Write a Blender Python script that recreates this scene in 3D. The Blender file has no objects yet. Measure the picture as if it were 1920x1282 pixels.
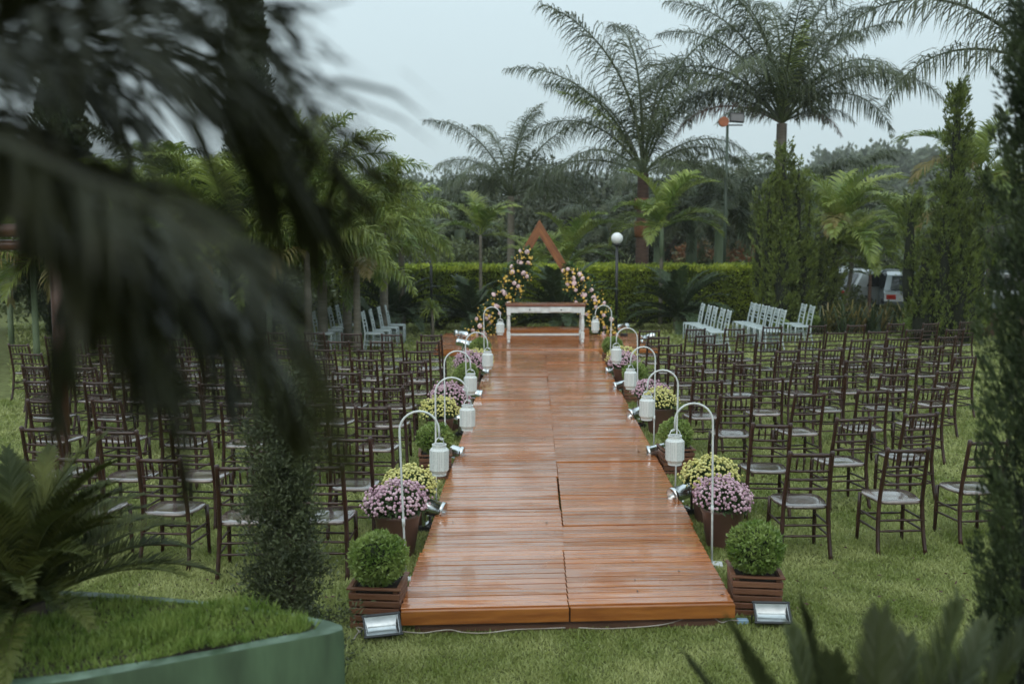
import bpy, math, random
import numpy as np
from mathutils import Matrix, Vector, Euler
random.seed(7); rng = np.random.default_rng(7)
PI = math.pi; R = math.radians
sc = bpy.context.scene; C = sc.collection

# ------------------------------------------------------------------ camera
H = 2.7; F = 1900.0; PITCH = math.atan(209/F)
cam_d = bpy.data.cameras.new('camera'); cam = bpy.data.objects.new('camera', cam_d); C.objects.link(cam)
cam.location = (0, 0, H); cam.rotation_euler = (PI/2 - PITCH, 0, 0)
cam_d.sensor_width = 36; cam_d.lens = 36*F/1920; cam_d.clip_start = 0.05; cam_d.clip_end = 2000
cam_d.dof.use_dof = True; cam_d.dof.focus_distance = 9.5; cam_d.dof.aperture_fstop = 1.9
sc.camera = cam
# ------------------------------------------------------------------ sky, sun, exposure
world = bpy.data.worlds.new('World'); sc.world = world; world.use_nodes = True
wn = world.node_tree; wn.nodes.clear()
SUN_EL, SUN_ROT = R(42), R(190)
sky = wn.nodes.new('ShaderNodeTexSky'); sky.sky_type = 'NISHITA'; sky.sun_disc = False
sky.sun_elevation = SUN_EL; sky.sun_rotation = SUN_ROT; sky.air_density = 1.5; sky.dust_density = 6.0
cloud = wn.nodes.new('ShaderNodeRGB'); cloud.outputs[0].default_value = (6.5, 7.95, 8.5, 1)
mixn = wn.nodes.new('ShaderNodeMix'); mixn.data_type = 'RGBA'; mixn.inputs[0].default_value = 0.92
bgn = wn.nodes.new('ShaderNodeBackground'); bgn.inputs[1].default_value = 0.1
wo = wn.nodes.new('ShaderNodeOutputWorld')
wn.links.new(sky.outputs[0], mixn.inputs[6]); wn.links.new(cloud.outputs[0], mixn.inputs[7])
# overcast luminance: brighter towards the zenith
tcw = wn.nodes.new('ShaderNodeTexCoord'); sx = wn.nodes.new('ShaderNodeSeparateXYZ'); mr = wn.nodes.new('ShaderNodeMapRange')
mr.inputs[1].default_value = 0; mr.inputs[2].default_value = 1; mr.inputs[3].default_value = .92; mr.inputs[4].default_value = 1.75
vm = wn.nodes.new('ShaderNodeVectorMath'); vm.operation = 'SCALE'
wn.links.new(tcw.outputs['Generated'], sx.inputs[0]); wn.links.new(sx.outputs['Z'], mr.inputs[0])
wn.links.new(mixn.outputs[2], vm.inputs[0]); wn.links.new(mr.outputs[0], vm.inputs['Scale'])
wn.links.new(vm.outputs[0], bgn.inputs[0]); wn.links.new(bgn.outputs[0], wo.inputs[0])
sd = bpy.data.lights.new('sun', 'SUN'); sd.energy = 1.0; sd.angle = R(60); sd.color = (1, .96, .9)
so = bpy.data.objects.new('sun', sd); C.objects.link(so)
so.rotation_euler = (PI/2 - SUN_EL, 0, R(-12)); so.location = (0, 0, 40)
sc.view_settings.view_transform = 'Standard'; sc.view_settings.look = 'None'
sc.view_settings.exposure = 0.0; sc.view_settings.gamma = 1.0; sc.view_settings.use_curve_mapping = False
sc.cycles.use_denoising = True; sc.cycles.max_bounces = 5; sc.cycles.diffuse_bounces = 3
sc.cycles.glossy_bounces = 3; sc.cycles.transparent_max_bounces = 6; sc.cycles.volume_bounces = 2
sc.cycles.use_adaptive_sampling = True; sc.cycles.adaptive_threshold = 0.02

def P(px, py, d):
    """world point seen at photograph pixel (px,py) at distance d along the lawn"""
    xc = (px-960)/F; yc = -(py-641)/F
    v = Vector((xc, math.cos(PITCH)+yc*math.sin(PITCH), -math.sin(PITCH)+yc*math.cos(PITCH)))
    return Vector((0, 0, H)) + v*(d/v.y)
def G(px, py, z=0.0):
    p = P(px, py, 1.0); v = p-Vector((0, 0, H)); t = (z-H)/v.z
    return Vector((0, 0, H)) + v*t

# ------------------------------------------------------------------ materials
MATS = {}
def mat(name, col, col2=None, rough=.6, scale=8.0, bump=0.0, metal=0.0, objvar=0.0, stretch=None, spec=.5,
        rough2=None, rscale=2.0, detail=4, trans=0.0, bscale=None, ramp=(.35, .65), coat=0.0, world_rough=False):
    m = bpy.data.materials.new(name); m.use_nodes = True; nt = m.node_tree; L = nt.links
    b = nt.nodes['Principled BSDF']
    tc = nt.nodes.new('ShaderNodeTexCoord'); oi = nt.nodes.new('ShaderNodeObjectInfo')
    mp = nt.nodes.new('ShaderNodeMapping')
    if stretch: mp.inputs['Scale'].default_value = stretch
    off = nt.nodes.new('ShaderNodeVectorMath'); off.operation = 'SCALE'; off.inputs[0].default_value = (13.1, 7.7, 9.3)
    L.new(oi.outputs['Random'], off.inputs['Scale'])
    L.new(tc.outputs['Object'], mp.inputs['Vector'])
    add = nt.nodes.new('ShaderNodeVectorMath'); L.new(mp.outputs[0], add.inputs[0]); L.new(off.outputs[0], add.inputs[1])
    nz = nt.nodes.new('ShaderNodeTexNoise'); nz.inputs['Scale'].default_value = scale; nz.inputs['Detail'].default_value = detail
    L.new(add.outputs[0], nz.inputs['Vector'])
    rp = nt.nodes.new('ShaderNodeValToRGB'); rp.color_ramp.elements[0].position = ramp[0]; rp.color_ramp.elements[1].position = ramp[1]
    c2 = col2 or tuple(c*.7 for c in col)
    rp.color_ramp.elements[0].color = (*col, 1); rp.color_ramp.elements[1].color = (*c2, 1)
    L.new(nz.outputs['Fac'], rp.inputs[0])
    out = rp.outputs[0]
    if objvar:
        hs = nt.nodes.new('ShaderNodeHueSaturation')
        mr = nt.nodes.new('ShaderNodeMapRange'); mr.inputs[3].default_value = 1-objvar; mr.inputs[4].default_value = 1+objvar
        L.new(oi.outputs['Random'], mr.inputs[0]); L.new(mr.outputs[0], hs.inputs['Value']); L.new(out, hs.inputs['Color']); out = hs.outputs[0]
    L.new(out, b.inputs['Base Color'])
    b.inputs['Roughness'].default_value = rough; b.inputs['Metallic'].default_value = metal
    b.inputs['Specular IOR Level'].default_value = spec
    if coat: b.inputs['Coat Weight'].default_value = coat; b.inputs['Coat Roughness'].default_value = .10; b.inputs['Coat IOR'].default_value = 1.6
    if rough2 is not None:
        n2 = nt.nodes.new('ShaderNodeTexNoise'); n2.inputs['Scale'].default_value = rscale; n2.inputs['Detail'].default_value = 3
        if world_rough:
            ge = nt.nodes.new('ShaderNodeNewGeometry'); L.new(ge.outputs['Position'], n2.inputs['Vector'])
        else: L.new(add.outputs[0], n2.inputs['Vector'])
        m2 = nt.nodes.new('ShaderNodeMapRange'); m2.inputs[1].default_value = .4; m2.inputs[2].default_value = .62
        m2.inputs[3].default_value = rough; m2.inputs[4].default_value = rough2
        L.new(n2.outputs['Fac'], m2.inputs[0]); L.new(m2.outputs[0], b.inputs['Roughness'])
    if bump:
        bp = nt.nodes.new('ShaderNodeBump'); bp.inputs['Strength'].default_value = bump; bp.inputs['Distance'].default_value = .02
        if bscale:
            n3 = nt.nodes.new('ShaderNodeTexNoise'); n3.inputs['Scale'].default_value = bscale; n3.inputs['Detail'].default_value = 3
            L.new(add.outputs[0], n3.inputs['Vector']); L.new(n3.outputs['Fac'], bp.inputs['Height'])
        else: L.new(nz.outputs['Fac'], bp.inputs['Height'])
        L.new(bp.outputs[0], b.inputs['Normal'])
    if trans:
        tr = nt.nodes.new('ShaderNodeBsdfTranslucent'); L.new(out, tr.inputs[0])
        ms = nt.nodes.new('ShaderNodeMixShader'); ms.inputs[0].default_value = trans
        L.new(b.outputs[0], ms.inputs[1]); L.new(tr.outputs[0], ms.inputs[2])
        L.new(ms.outputs[0], nt.nodes['Material Output'].inputs['Surface'])
    m['n'] = 1
    MATS[name] = m; return m

mat('lawn', (.10, .11, .035), (.17, .19, .07), rough=.9, scale=9, detail=10, bump=.9, bscale=70, spec=.2)
mat('grass_blade', (.185, .235, .055), (.39, .42, .165), rough=.45, scale=2.2, detail=9, trans=.25, spec=.4)
mat('ledge_grass', (.11, .18, .03), (.22, .29, .07), rough=.5, scale=9, detail=5, trans=.2, spec=.35)
mat('deck_wood', (.30, .082, .018), (.47, .175, .05), rough=.09, rough2=.30, rscale=1.1, world_rough=True, scale=5, stretch=(1, 14, 6), detail=7, bump=.25, objvar=.22, spec=.9, ramp=(.3, .7), coat=1.0)
mat('fascia_wood', (.36, .13, .03), (.20, .06, .015), rough=.32, scale=3, stretch=(1, 8, 8), detail=7, bump=.15, objvar=.12, ramp=(.35, .7))
mat('under_wood', (.10, .05, .03), (.16, .08, .05), rough=.8, scale=4)
mat('arch_wood', (.30, .115, .035), (.14, .045, .018), rough=.4, scale=3.2, stretch=(1, 9, 9), detail=8, bump=.2, objvar=.1, ramp=(.35, .7))
mat('box_wood', (.11, .042, .02), (.17, .075, .04), rough=.55, scale=4, stretch=(1, 6, 6), detail=6, objvar=.2, bump=.2)
mat('chair_wood', (.026, .011, .008), (.048, .021, .015), rough=.3, scale=10, detail=4, objvar=.15, spec=.5, bump=.1)
mat('seat_wood', (.06, .036, .030), (.19, .14, .125), rough=.10, rough2=.26, rscale=9, scale=6, stretch=(1, 1, 1), detail=6, objvar=.25, spec=.9, bump=.12, coat=1)  # wood colour lightened a little to carry part of the sky reflection
mat('white_resin', (.36, .42, .43), (.46, .52, .53), rough=.4, scale=8)
mat('white_paint', (.70, .73, .73), (.58, .60, .60), rough=.45, scale=12)
mat('hook_metal', (.66, .70, .70), (.52, .55, .55), rough=.4, scale=20)
mat('chrome', (.75, .77, .78), (.6, .62, .63), rough=.22, metal=1, scale=10, bump=.08)
mat('reflector', (.62, .65, .66), (.5, .53, .54), rough=.3, metal=.9, scale=14, bump=.1)
mat('black_metal', (.015, .016, .017), (.025, .025, .027), rough=.4)
mat('pot_brown', (.075, .038, .028), (.11, .058, .042), rough=.38, scale=5, detail=6)
mat('soil', (.03, .02, .014), rough=.9)
mat('boxwood', (.13, .21, .04), (.30, .38, .11), rough=.4, scale=5, trans=.25, detail=4)
mat('box_twig', (.02, .03, .01), rough=.9)
mat('mum_pink', (.52, .31, .40), (.70, .50, .56), rough=.6, scale=14, trans=.15, ramp=(.4, .6))
mat('mum_yellow', (.62, .58, .17), (.72, .69, .30), rough=.6, scale=14, trans=.15)
mat('mum_leaf', (.045, .08, .025), (.07, .11, .035), rough=.5, trans=.15)
mat('rose_pink', (.70, .46, .50), (.82, .68, .66), rough=.6, scale=30, objvar=.12)
mat('rose_yellow', (.72, .44, .07), (.80, .60, .15), rough=.6, scale=30, objvar=.15)
mat('garland_leaf', (.03, .065, .022), (.06, .12, .035), rough=.4, trans=.15, scale=4)
mat('table_top', (.17, .065, .04), (.24, .10, .06), rough=.25, scale=3, stretch=(1, 8, 8), detail=6)
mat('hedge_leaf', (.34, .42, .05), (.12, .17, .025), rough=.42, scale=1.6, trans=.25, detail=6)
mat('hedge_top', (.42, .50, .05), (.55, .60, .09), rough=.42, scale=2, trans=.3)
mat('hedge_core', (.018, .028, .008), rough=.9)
mat('palm_dark', (.04, .058, .02), (.085, .105, .04), rough=.42, scale=1.5, trans=.2, objvar=.2, spec=.55)
mat('palm_dry', (.20, .115, .085), (.12, .07, .045), rough=.55, scale=2, trans=.15, objvar=.15)
mat('palm_mid', (.11, .175, .03), (.29, .34, .075), rough=.36, scale=1.5, trans=.25, objvar=.25, spec=.5)
mat('palm_lime', (.30, .38, .09), (.40, .45, .13), rough=.36, scale=1.5, trans=.3, objvar=.2, spec=.5)
mat('palm_gold', (.28, .21, .07), (.20, .18, .06), rough=.45, scale=1.5, trans=.25, objvar=.2)
mat('palm_near_shaded', (.011, .011, .0035), (.028, .031, .009), rough=.5, scale=2, trans=.08, objvar=.2, spec=.28)  # leaf colour darkened, foreground shade is put into it
mat('cycad', (.03, .052, .02), (.06, .09, .035), rough=.4, scale=3, trans=.12, objvar=.2, spec=.45)
mat('sago_dark', (.026, .036, .011), (.055, .070, .022), rough=.55, scale=3, trans=.1, objvar=.25)
mat('sago_near', (.022, .032, .008), (.085, .095, .022), rough=.6, scale=3, trans=.1, objvar=.25, spec=.2)
mat('trunk_brown', (.07, .038, .028), (.12, .07, .05), rough=.8, scale=3, stretch=(1, 1, 5), detail=6, bump=.5)
mat('trunk_grey', (.09, .078, .06), (.14, .12, .10), rough=.8, scale=3, stretch=(1, 1, 5), detail=6, bump=.5)
mat('pole_green', (.04, .06, .04), (.05, .075, .05), rough=.5)
mat('trunk_pale', (.17, .15, .12), (.11, .10, .07), rough=.7, scale=3, stretch=(1, 1, 6), detail=6, bump=.3)
mat('trunk_green', (.12, .17, .09), (.16, .20, .12), rough=.6, scale=2)
mat('sheath_orange', (.32, .12, .05), (.16, .07, .035), rough=.7, scale=4)
mat('cypress', (.045, .065, .014), (.18, .23, .045), rough=.6, scale=5, trans=.15, detail=4, objvar=.1)
mat('cypress_core', (.012, .016, .006), rough=.95)
mat('cypress_dark', (.022, .038, .014), (.04, .06, .02), rough=.6, scale=3, trans=.1)
mat('cypress_near', (.02, .034, .012), (.06, .085, .03), rough=.6, scale=6, trans=.1)
mat('juniper', (.034, .044, .018), (.09, .11, .045), rough=.6, scale=6, trans=.1)
mat('bark', (.035, .025, .018), (.06, .045, .03), rough=.9, scale=6, bump=.5)
mat('tree_leaf', (.030, .038, .018), (.07, .082, .038), rough=.55, scale=.25, trans=.15, detail=4, objvar=.2)
mat('tree_leaf_olive', (.13, .155, .06), (.09, .11, .045), rough=.55, scale=.4, trans=.15, objvar=.2)
mat('tree_leaf_rust', (.32, .14, .06), (.18, .15, .07), rough=.6, scale=.8, trans=.15, detail=4, ramp=(.42, .55))
mat('forest_leaf_hazed', (.085, .11, .07), (.14, .17, .11), rough=.7, scale=.06, trans=.1, detail=4)  # leaf colour lightened to paint in part of the distance haze
mat('hill_soil', (.05, .065, .03), (.07, .075, .04), rough=.9, scale=.1)
mat('log_wood', (.075, .03, .018), (.12, .05, .03), rough=.3, scale=3, stretch=(1, 1, 1), detail=6, bump=.2)
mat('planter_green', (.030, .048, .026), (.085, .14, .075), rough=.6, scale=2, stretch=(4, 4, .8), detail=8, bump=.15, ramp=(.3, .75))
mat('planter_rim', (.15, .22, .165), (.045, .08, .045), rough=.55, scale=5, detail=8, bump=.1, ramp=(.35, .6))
mat('car_silver', (.28, .32, .35), (.30, .34, .37), rough=.22, metal=.5, scale=1, coat=.5)
mat('car_white', (.42, .46, .48), (.46, .50, .52), rough=.2, scale=1, coat=.5)
mat('car_dark', (.03, .035, .05), (.03, .035, .05), rough=.2, scale=1, coat=.5)
mat('glass_dark', (.02, .025, .03), (.02, .025, .03), rough=.06, spec=.8)
mat('tyre', (.015, .015, .015), rough=.85)
mat('lamp_red', (.5, .03, .02), (.45, .03, .02), rough=.2)
mat('globe', (.72, .74, .74), (.80, .82, .82), rough=.2, scale=20)
mat('cable_white', (.40, .36, .32), (.25, .20, .16), rough=.5)
mat('orange_box', (.42, .13, .05), (.3, .09, .04), rough=.5)
mat('plug_blue', (.25, .38, .5), (.25, .38, .5), rough=.4)
mat('skin', (.45, .25, .18), (.42, .23, .16), rough=.5)
mat('navy_cloth', (.02, .025, .05), (.025, .03, .06), rough=.8)
mat('denim', (.30, .36, .42), (.24, .30, .36), rough=.8)
mat('hair', (.015, .01, .008), rough=.6)

def wet_streaks():
    nt = MATS['deck_wood'].node_tree; L = nt.links; b = nt.nodes['Principled BSDF']
    ge = nt.nodes.new('ShaderNodeNewGeometry'); oi = nt.nodes.new('ShaderNodeObjectInfo')
    mp = nt.nodes.new('ShaderNodeMapping'); mp.inputs['Scale'].default_value = (1.6, 22, 1); L.new(ge.outputs['Position'], mp.inputs[0])
    n1 = nt.nodes.new('ShaderNodeTexNoise'); n1.inputs['Scale'].default_value = 1.0; n1.inputs['Detail'].default_value = 5; L.new(mp.outputs[0], n1.inputs['Vector'])
    n2 = nt.nodes.new('ShaderNodeTexNoise'); n2.inputs['Scale'].default_value = 1.3; n2.inputs['Detail'].default_value = 4; L.new(ge.outputs['Position'], n2.inputs['Vector'])
    a = nt.nodes.new('ShaderNodeMath'); a.operation = 'ADD'; L.new(n1.outputs['Fac'], a.inputs[0]); L.new(n2.outputs['Fac'], a.inputs[1])
    c = nt.nodes.new('ShaderNodeMath'); c.operation = 'MULTIPLY_ADD'; L.new(oi.outputs['Random'], c.inputs[0]); c.inputs[1].default_value = .16; L.new(a.outputs[0], c.inputs[2])
    m = nt.nodes.new('ShaderNodeMapRange'); m.inputs[1].default_value = .88; m.inputs[2].default_value = 1.10; m.inputs[3].default_value = .12; m.inputs[4].default_value = 1.0
    L.new(c.outputs[0], m.inputs[0]); L.new(m.outputs[0], b.inputs['Coat Weight'])
    m2 = nt.nodes.new('ShaderNodeMapRange'); m2.inputs[1].default_value = .88; m2.inputs[2].default_value = 1.10; m2.inputs[3].default_value = .3; m2.inputs[4].default_value = 1.0
    L.new(c.outputs[0], m2.inputs[0]); L.new(m2.outputs[0], b.inputs['Specular IOR Level'])
wet_streaks()
def lantern_material():
    m = bpy.data.materials.new('lantern_metal'); m.use_nodes = True; nt = m.node_tree; L = nt.links
    b = nt.nodes['Principled BSDF']; tc = nt.nodes.new('ShaderNodeTexCoord')
    v = nt.nodes.new('ShaderNodeTexVoronoi'); v.inputs['Scale'].default_value = 85; v.inputs['Randomness'].default_value = .35
    L.new(tc.outputs['Object'], v.inputs['Vector'])
    r = nt.nodes.new('ShaderNodeValToRGB'); r.color_ramp.elements[0].position = .28; r.color_ramp.elements[1].position = .42
    r.color_ramp.elements[0].color = (.42, .45, .45, 1); r.color_ramp.elements[1].color = (.66, .69, .68, 1)
    L.new(v.outputs['Distance'], r.inputs[0]); L.new(r.outputs[0], b.inputs['Base Color'])
    b.inputs['Roughness'].default_value = .45; MATS['lantern_metal'] = m
lantern_material()

# ------------------------------------------------------------------ mesh helpers
class MB:
    def __init__(s): s.v = []; s.f = []
    def add(s, vs, fs, M=None):
        n = len(s.v)
        s.v += [tuple(M @ Vector(v)) if M else tuple(v) for v in vs]
        s.f += [tuple(i+n for i in f) for f in fs]; return s
    def box(s, c, size, rot=None, bev=0.0):
        x, y, z = (a/2 for a in size); M = Matrix.Translation(c)
        if rot: M = M @ Euler(rot).to_matrix().to_4x4()
        if bev:
            b = bev; V = []
            for (zz, k) in ((-z, b), (-z+b, 0), (z-b, 0), (z, b)):
                V += [(-x+k, -y+k, zz), (x-k, -y+k, zz), (x-k, y-k, zz), (-x+k, y-k, zz)]
            Fc = [(3, 2, 1, 0), (12, 13, 14, 15)]
            for r in range(3):
                for i in range(4): a = r*4+i; bq = r*4+(i+1) % 4; Fc.append((a, bq, bq+4, a+4))
            return s.add(V, Fc, M)
        V = [(-x, -y, -z), (x, -y, -z), (x, y, -z), (-x, y, -z), (-x, -y, z), (x, -y, z), (x, y, z), (-x, y, z)]
        return s.add(V, [(3, 2, 1, 0), (4, 5, 6, 7), (0, 1, 5, 4), (1, 2, 6, 5), (2, 3, 7, 6), (3, 0, 4, 7)], M)
    def tube(s, pts, rad, n=8, cap=True):
        pts = [Vector(p) for p in pts]; k = len(pts)
        if not hasattr(rad, '__len__'): rad = [rad]*k
        V = []; Fc = []; up = None
        for i, p in enumerate(pts):
            t = (pts[min(i+1, k-1)]-pts[max(i-1, 0)]).normalized()
            if up is None: up = Vector((0, 0, 1)) if abs(t.z) < .9 else Vector((1, 0, 0))
            a = t.cross(up).normalized(); b = a.cross(t).normalized(); up = b
            for j in range(n):
                an = 2*PI*j/n; V.append(p+(a*math.cos(an)+b*math.sin(an))*rad[i])
        for i in range(k-1):
            for j in range(n): Fc.append((i*n+j, i*n+(j+1) % n, (i+1)*n+(j+1) % n, (i+1)*n+j))
        if cap: Fc += [tuple(range(n-1, -1, -1)), tuple(range((k-1)*n, k*n))]
        return s.add(V, Fc)
    def lathe(s, prof, n=16, c=(0, 0, 0), M=None, cap=True):
        V = []; Fc = []
        for (r, z) in prof:
            for j in range(n): a = 2*PI*j/n; V.append((c[0]+r*math.cos(a), c[1]+r*math.sin(a), c[2]+z))
        for i in range(len(prof)-1):
            for j in range(n): Fc.append((i*n+j, i*n+(j+1) % n, (i+1)*n+(j+1) % n, (i+1)*n+j))
        if cap: Fc += [tuple(range(n-1, -1, -1)), tuple(range((len(prof)-1)*n, len(prof)*n))]
        return s.add(V, Fc, M)
    def mesh(s, name, m, smooth=False):
        me = bpy.data.meshes.new(name); me.from_pydata(s.v, [], s.f); me.materials.append(MATS[m])
        if smooth: me.polygons.foreach_set('use_smooth', [True]*len(me.polygons))
        me.update(); return me
    def build(s, name, m, parent=None, smooth=False, loc=None):
        return obj(name, s.mesh(name, m, smooth), parent, loc)
def obj(name, me, parent=None, loc=None):
    o = bpy.data.objects.new(name, me); C.objects.link(o)
    if parent: o.parent = parent
    if loc is not None: o.location = loc
    return o
def npmesh(name, V, Fq, m):
    """V (n,3), Fq (k,3|4)"""
    me = bpy.data.meshes.new(name); V = np.asarray(V, dtype=np.float32); Fq = np.asarray(Fq, dtype=np.int32)
    k, w = Fq.shape
    me.vertices.add(len(V)); me.vertices.foreach_set('co', V.ravel())
    me.loops.add(k*w); me.loops.foreach_set('vertex_index', Fq.ravel())
    me.polygons.add(k); me.polygons.foreach_set('loop_start', np.arange(0, k*w, w, dtype=np.int32))
    me.polygons.foreach_set('loop_total', np.full(k, w, dtype=np.int32))
    me.materials.append(MATS[m]); me.update(calc_edges=True); return me
def tag(o, label=None, cat=None, group=None, kind=None):
    if label: o['label'] = label
    if cat: o['category'] = cat
    if group: o['group'] = group
    if kind: o['kind'] = kind
    return o
def thing(name, label, cat, loc=(0, 0, 0), rz=0, group=None):
    o = bpy.data.objects.new(name, None); C.objects.link(o); o.location = loc; o.rotation_euler = (0, 0, rz)
    o.empty_display_size = .1
    return tag(o, label, cat, group)
def copy_tree(o, parent=None):
    c = o.copy(); C.objects.link(c)
    if parent: c.parent = parent
    for ch in list(o.children): copy_tree(ch, c)
    return c
def unit(a): return a/np.maximum(np.linalg.norm(a, axis=1, keepdims=True), 1e-9)
def leaves(cen, dirs, ln, wd, r=rng):
    """diamond leaves: cen (n,3), dirs (n,3)"""
    n = len(cen); dirs = unit(dirs); rnd = unit(r.normal(size=(n, 3))); side = unit(np.cross(dirs, rnd))
    ln = np.broadcast_to(ln, (n,)) if np.ndim(ln) else np.full(n, ln); wd = np.broadcast_to(wd, (n,)) if np.ndim(wd) else np.full(n, wd)
    ln = (ln*r.uniform(.7, 1.3, n))[:, None]; wd = (wd*r.uniform(.7, 1.3, n))[:, None]
    V = np.stack([cen, cen+dirs*ln*.45+side*wd*.5, cen+dirs*ln, cen+dirs*ln*.45-side*wd*.5], axis=1).reshape(-1, 3)
    return V, np.arange(4*n).reshape(n, 4)

ORD = ['first', 'second', 'third', 'fourth', 'fifth', 'sixth', 'seventh', 'eighth', 'ninth', 'tenth', 'eleventh', 'twelfth']

# ================================================================== SETTING
gm = MB(); gm.add([(-390, -15, 0), (390, -15, 0), (390, 590, 0), (-390, 590, 0)], [(0, 1, 2, 3)])
lawn = gm.build('lawn', 'lawn'); tag(lawn, kind='structure')
# grass blades
def grass_band(n, y0, y1, xf, ln, wd, r):
    y = y0+(y1-y0)*r.random(n)**1.0; x = (r.random(n)*2-1)*xf*y
    keep = ~((x > .247+.0215*y-1.0) & (x < .247+.0215*y+1.0) & (y > 6.58+.06*x) & (y < 25))
    x, y = x[keep], y[keep]; n = len(x)
    # sparse patches
    k = (np.sin(x*3.1+np.cos(y*2.3)*2)+np.sin(y*4.7+x*1.3)) > -3
    pn = .5+.25*np.sin(x*9.1+2*np.sin(y*7.3))+.25*np.sin(y*13.7+2*np.sin(x*11.9)); k &= r.random(n) < .50+.6*pn
    x, y = x[k], y[k]; n = len(x); sc_ = 1+np.maximum(0, y-7)*.03
    c = np.stack([x, y, np.zeros(n)-.003], 1)
    az = r.random(n)*2*PI; tilt = r.uniform(.35, 1.25, n)
    d = np.stack([np.cos(az)*np.sin(tilt), np.sin(az)*np.sin(tilt), np.cos(tilt)], 1)
    return leaves(c, d, ln*sc_, wd*sc_, r)
parts = [grass_band(300000, 5.6, 9.5, .56, .042, .008, rng), grass_band(190000, 9.5, 16, .52, .05, .014, rng), grass_band(70000, 16, 29, .5, .055, .028, rng)]
V = np.concatenate([p[0] for p in parts]); Fq = np.arange(len(V)).reshape(-1, 4)
g = obj('grass', npmesh('grass', V, Fq, 'grass_blade')); tag(g, 'short broad bladed green grass over the whole lawn', 'grass', kind='stuff')

# hills
def hill(name, x0, x1, y0, y1, fn, m='hill_soil', n=40):
    xs = np.linspace(x0, x1, n); ys = np.linspace(y0, y1, 16); V = []; Fc = []
    for j, y in enumerate(ys):
        for x in xs: V.append((x, y, fn(x, y)))
    for j in range(15):
        for i in range(n-1): a = j*n+i; Fc.append((a, a+1, a+n+1, a+n))
    mb = MB(); mb.add(V, Fc); return tag(mb.build(name, m, smooth=True), kind='structure')
def h1(x, y):
    t = min(1, max(0, (y-110)/150)); s = t*t*(3-2*t)
    return -1+s*(7.5+1.5*math.sin((x-45)/70)+1.0*math.sin(x/27+1))
hill('hillside', -330, 330, 100, 300, h1)
def forest(name, n, x0, x1, y0, y1, hf, hmin, hmax, label, r, m='forest_leaf_hazed', lpt=170):
    cs = []; ds = []; L = []
    for i in range(n):
        x = r.uniform(x0, x1); y = y0+(y1-y0)*r.random(); z = hf(x, y); h = r.uniform(hmin, hmax); w = h*r.uniform(.16, .30)
        u = unit(r.normal(size=(lpt, 3))); rad = r.random(lpt)**.35
        nb = 1+.25*np.sin(u[:, 0]*4+i)+.2*np.sin(u[:, 2]*6+i*2)
        c = np.stack([x+u[:, 0]*w*rad*nb, y+u[:, 1]*w*rad*nb, z+h*.55+u[:, 2]*h*.45*rad*nb], 1)
        cs.append(c); ds.append(u+r.normal(size=(lpt, 3))*.6+np.array([0, 0, .4])); L.append(np.full(lpt, h*.085))
    V, Fq = leaves(np.concatenate(cs), np.concatenate(ds), np.concatenate(L), np.concatenate(L)*.7, r)
    return tag(obj(name, npmesh(name, V, Fq, m)), label, 'forest', kind='stuff')
forest('forest', 620, -190, 200, 170, 290, h1, 8, 11, 'hazy dark green wood along the far ridge under the pale sky', rng, lpt=260)
forest('eucalyptus_wood', 130, 74, 99, 225, 262, lambda x, y: h1(x, y)+1.0-abs(x-88)*.08, 11, 15, 'tall hazy eucalyptus plantation on the ridge right of the tall palm', rng, lpt=420)
forest('valley_wood', 260, -95, 110, 85, 150, lambda x, y: h1(x, y)-1, 6, 9, 'dark tree mass filling the valley beyond the garden', rng, m='tree_leaf', lpt=200)

# ================================================================== RUNWAY
DECK = .17; SHEAR = .06; SLOPE = .0215; Y0 = 6.65; PITCHW = .11; ROWS = 135; HALF = 1.14
def cx(y): return .247+SLOPE*y
run = thing('wooden_runway', 'long wet orange brown plank runway between the two blocks of chairs', 'runway', (0, 0, 0))
pm = MB().box((0, 0, 0), (HALF-.004, PITCHW-.013, .024), bev=.002).mesh('plank', 'deck_wood')
for i in range(ROWS):
    y = Y0+(i+.5)*PITCHW
    for s in (-1, 1):
        panel = int((i+(5 if s > 0 else 0))//11)
        prnd = random.Random(panel*7+s)
        dx, dy, dz = prnd.uniform(-.010, .010), (.012*s if s > 0 else 0)+prnd.uniform(-.004, .004), prnd.uniform(-.012, .003)
        xx = cx(y)+s*HALF/2+dx
        if (i+(5 if s > 0 else 0)) % 11 == 0: gap = .008
        else: gap = 0
        o = obj('plank', pm, run, (xx, y+SHEAR*(xx-cx(y))+dy+gap, DECK-.012+dz+random.uniform(-.0014, .0014)))
        o.rotation_euler = (random.gauss(0, .008), random.uniform(-.0012, .0012), math.atan(SHEAR)+random.uniform(-.0008, .0008)+prnd.uniform(-.003, .003))
ang = math.atan(SHEAR)
for s in (-1, 1):
    xx = cx(Y0)+s*HALF/2
    MB().box((0, 0, 0), (HALF-.01, .028, .098), bev=.004).build('fascia', 'fascia_wood', run, loc=(xx, Y0-.022+SHEAR*(xx-cx(Y0)), DECK-.054)).rotation_euler = (0, 0, ang)
    # long side boards
    L_ = ROWS*PITCHW; xs = s*(HALF-.03)
    nseg = 9
    for k in range(nseg):
        y = Y0+(k+.5)*L_/nseg+.03
        MB().box((0, 0, 0), (.03, L_/nseg-.012, .085), bev=.003).build('side_board', 'fascia_wood', run, loc=(cx(y)+xs, y+SHEAR*xs, DECK-.075)).rotation_euler = (0, 0, -math.atan(SLOPE))
m_ = MB()
for k in range(13):
    for s in (-.98, -.5, 0, .5, .98):
        y = Y0+.18+k*1.17; m_.box((cx(y)+s*1.0, y+SHEAR*s, .045), (.12, .12, .09))
m_.build('support_block', 'under_wood', run)['kind'] = 'stuff'
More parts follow.
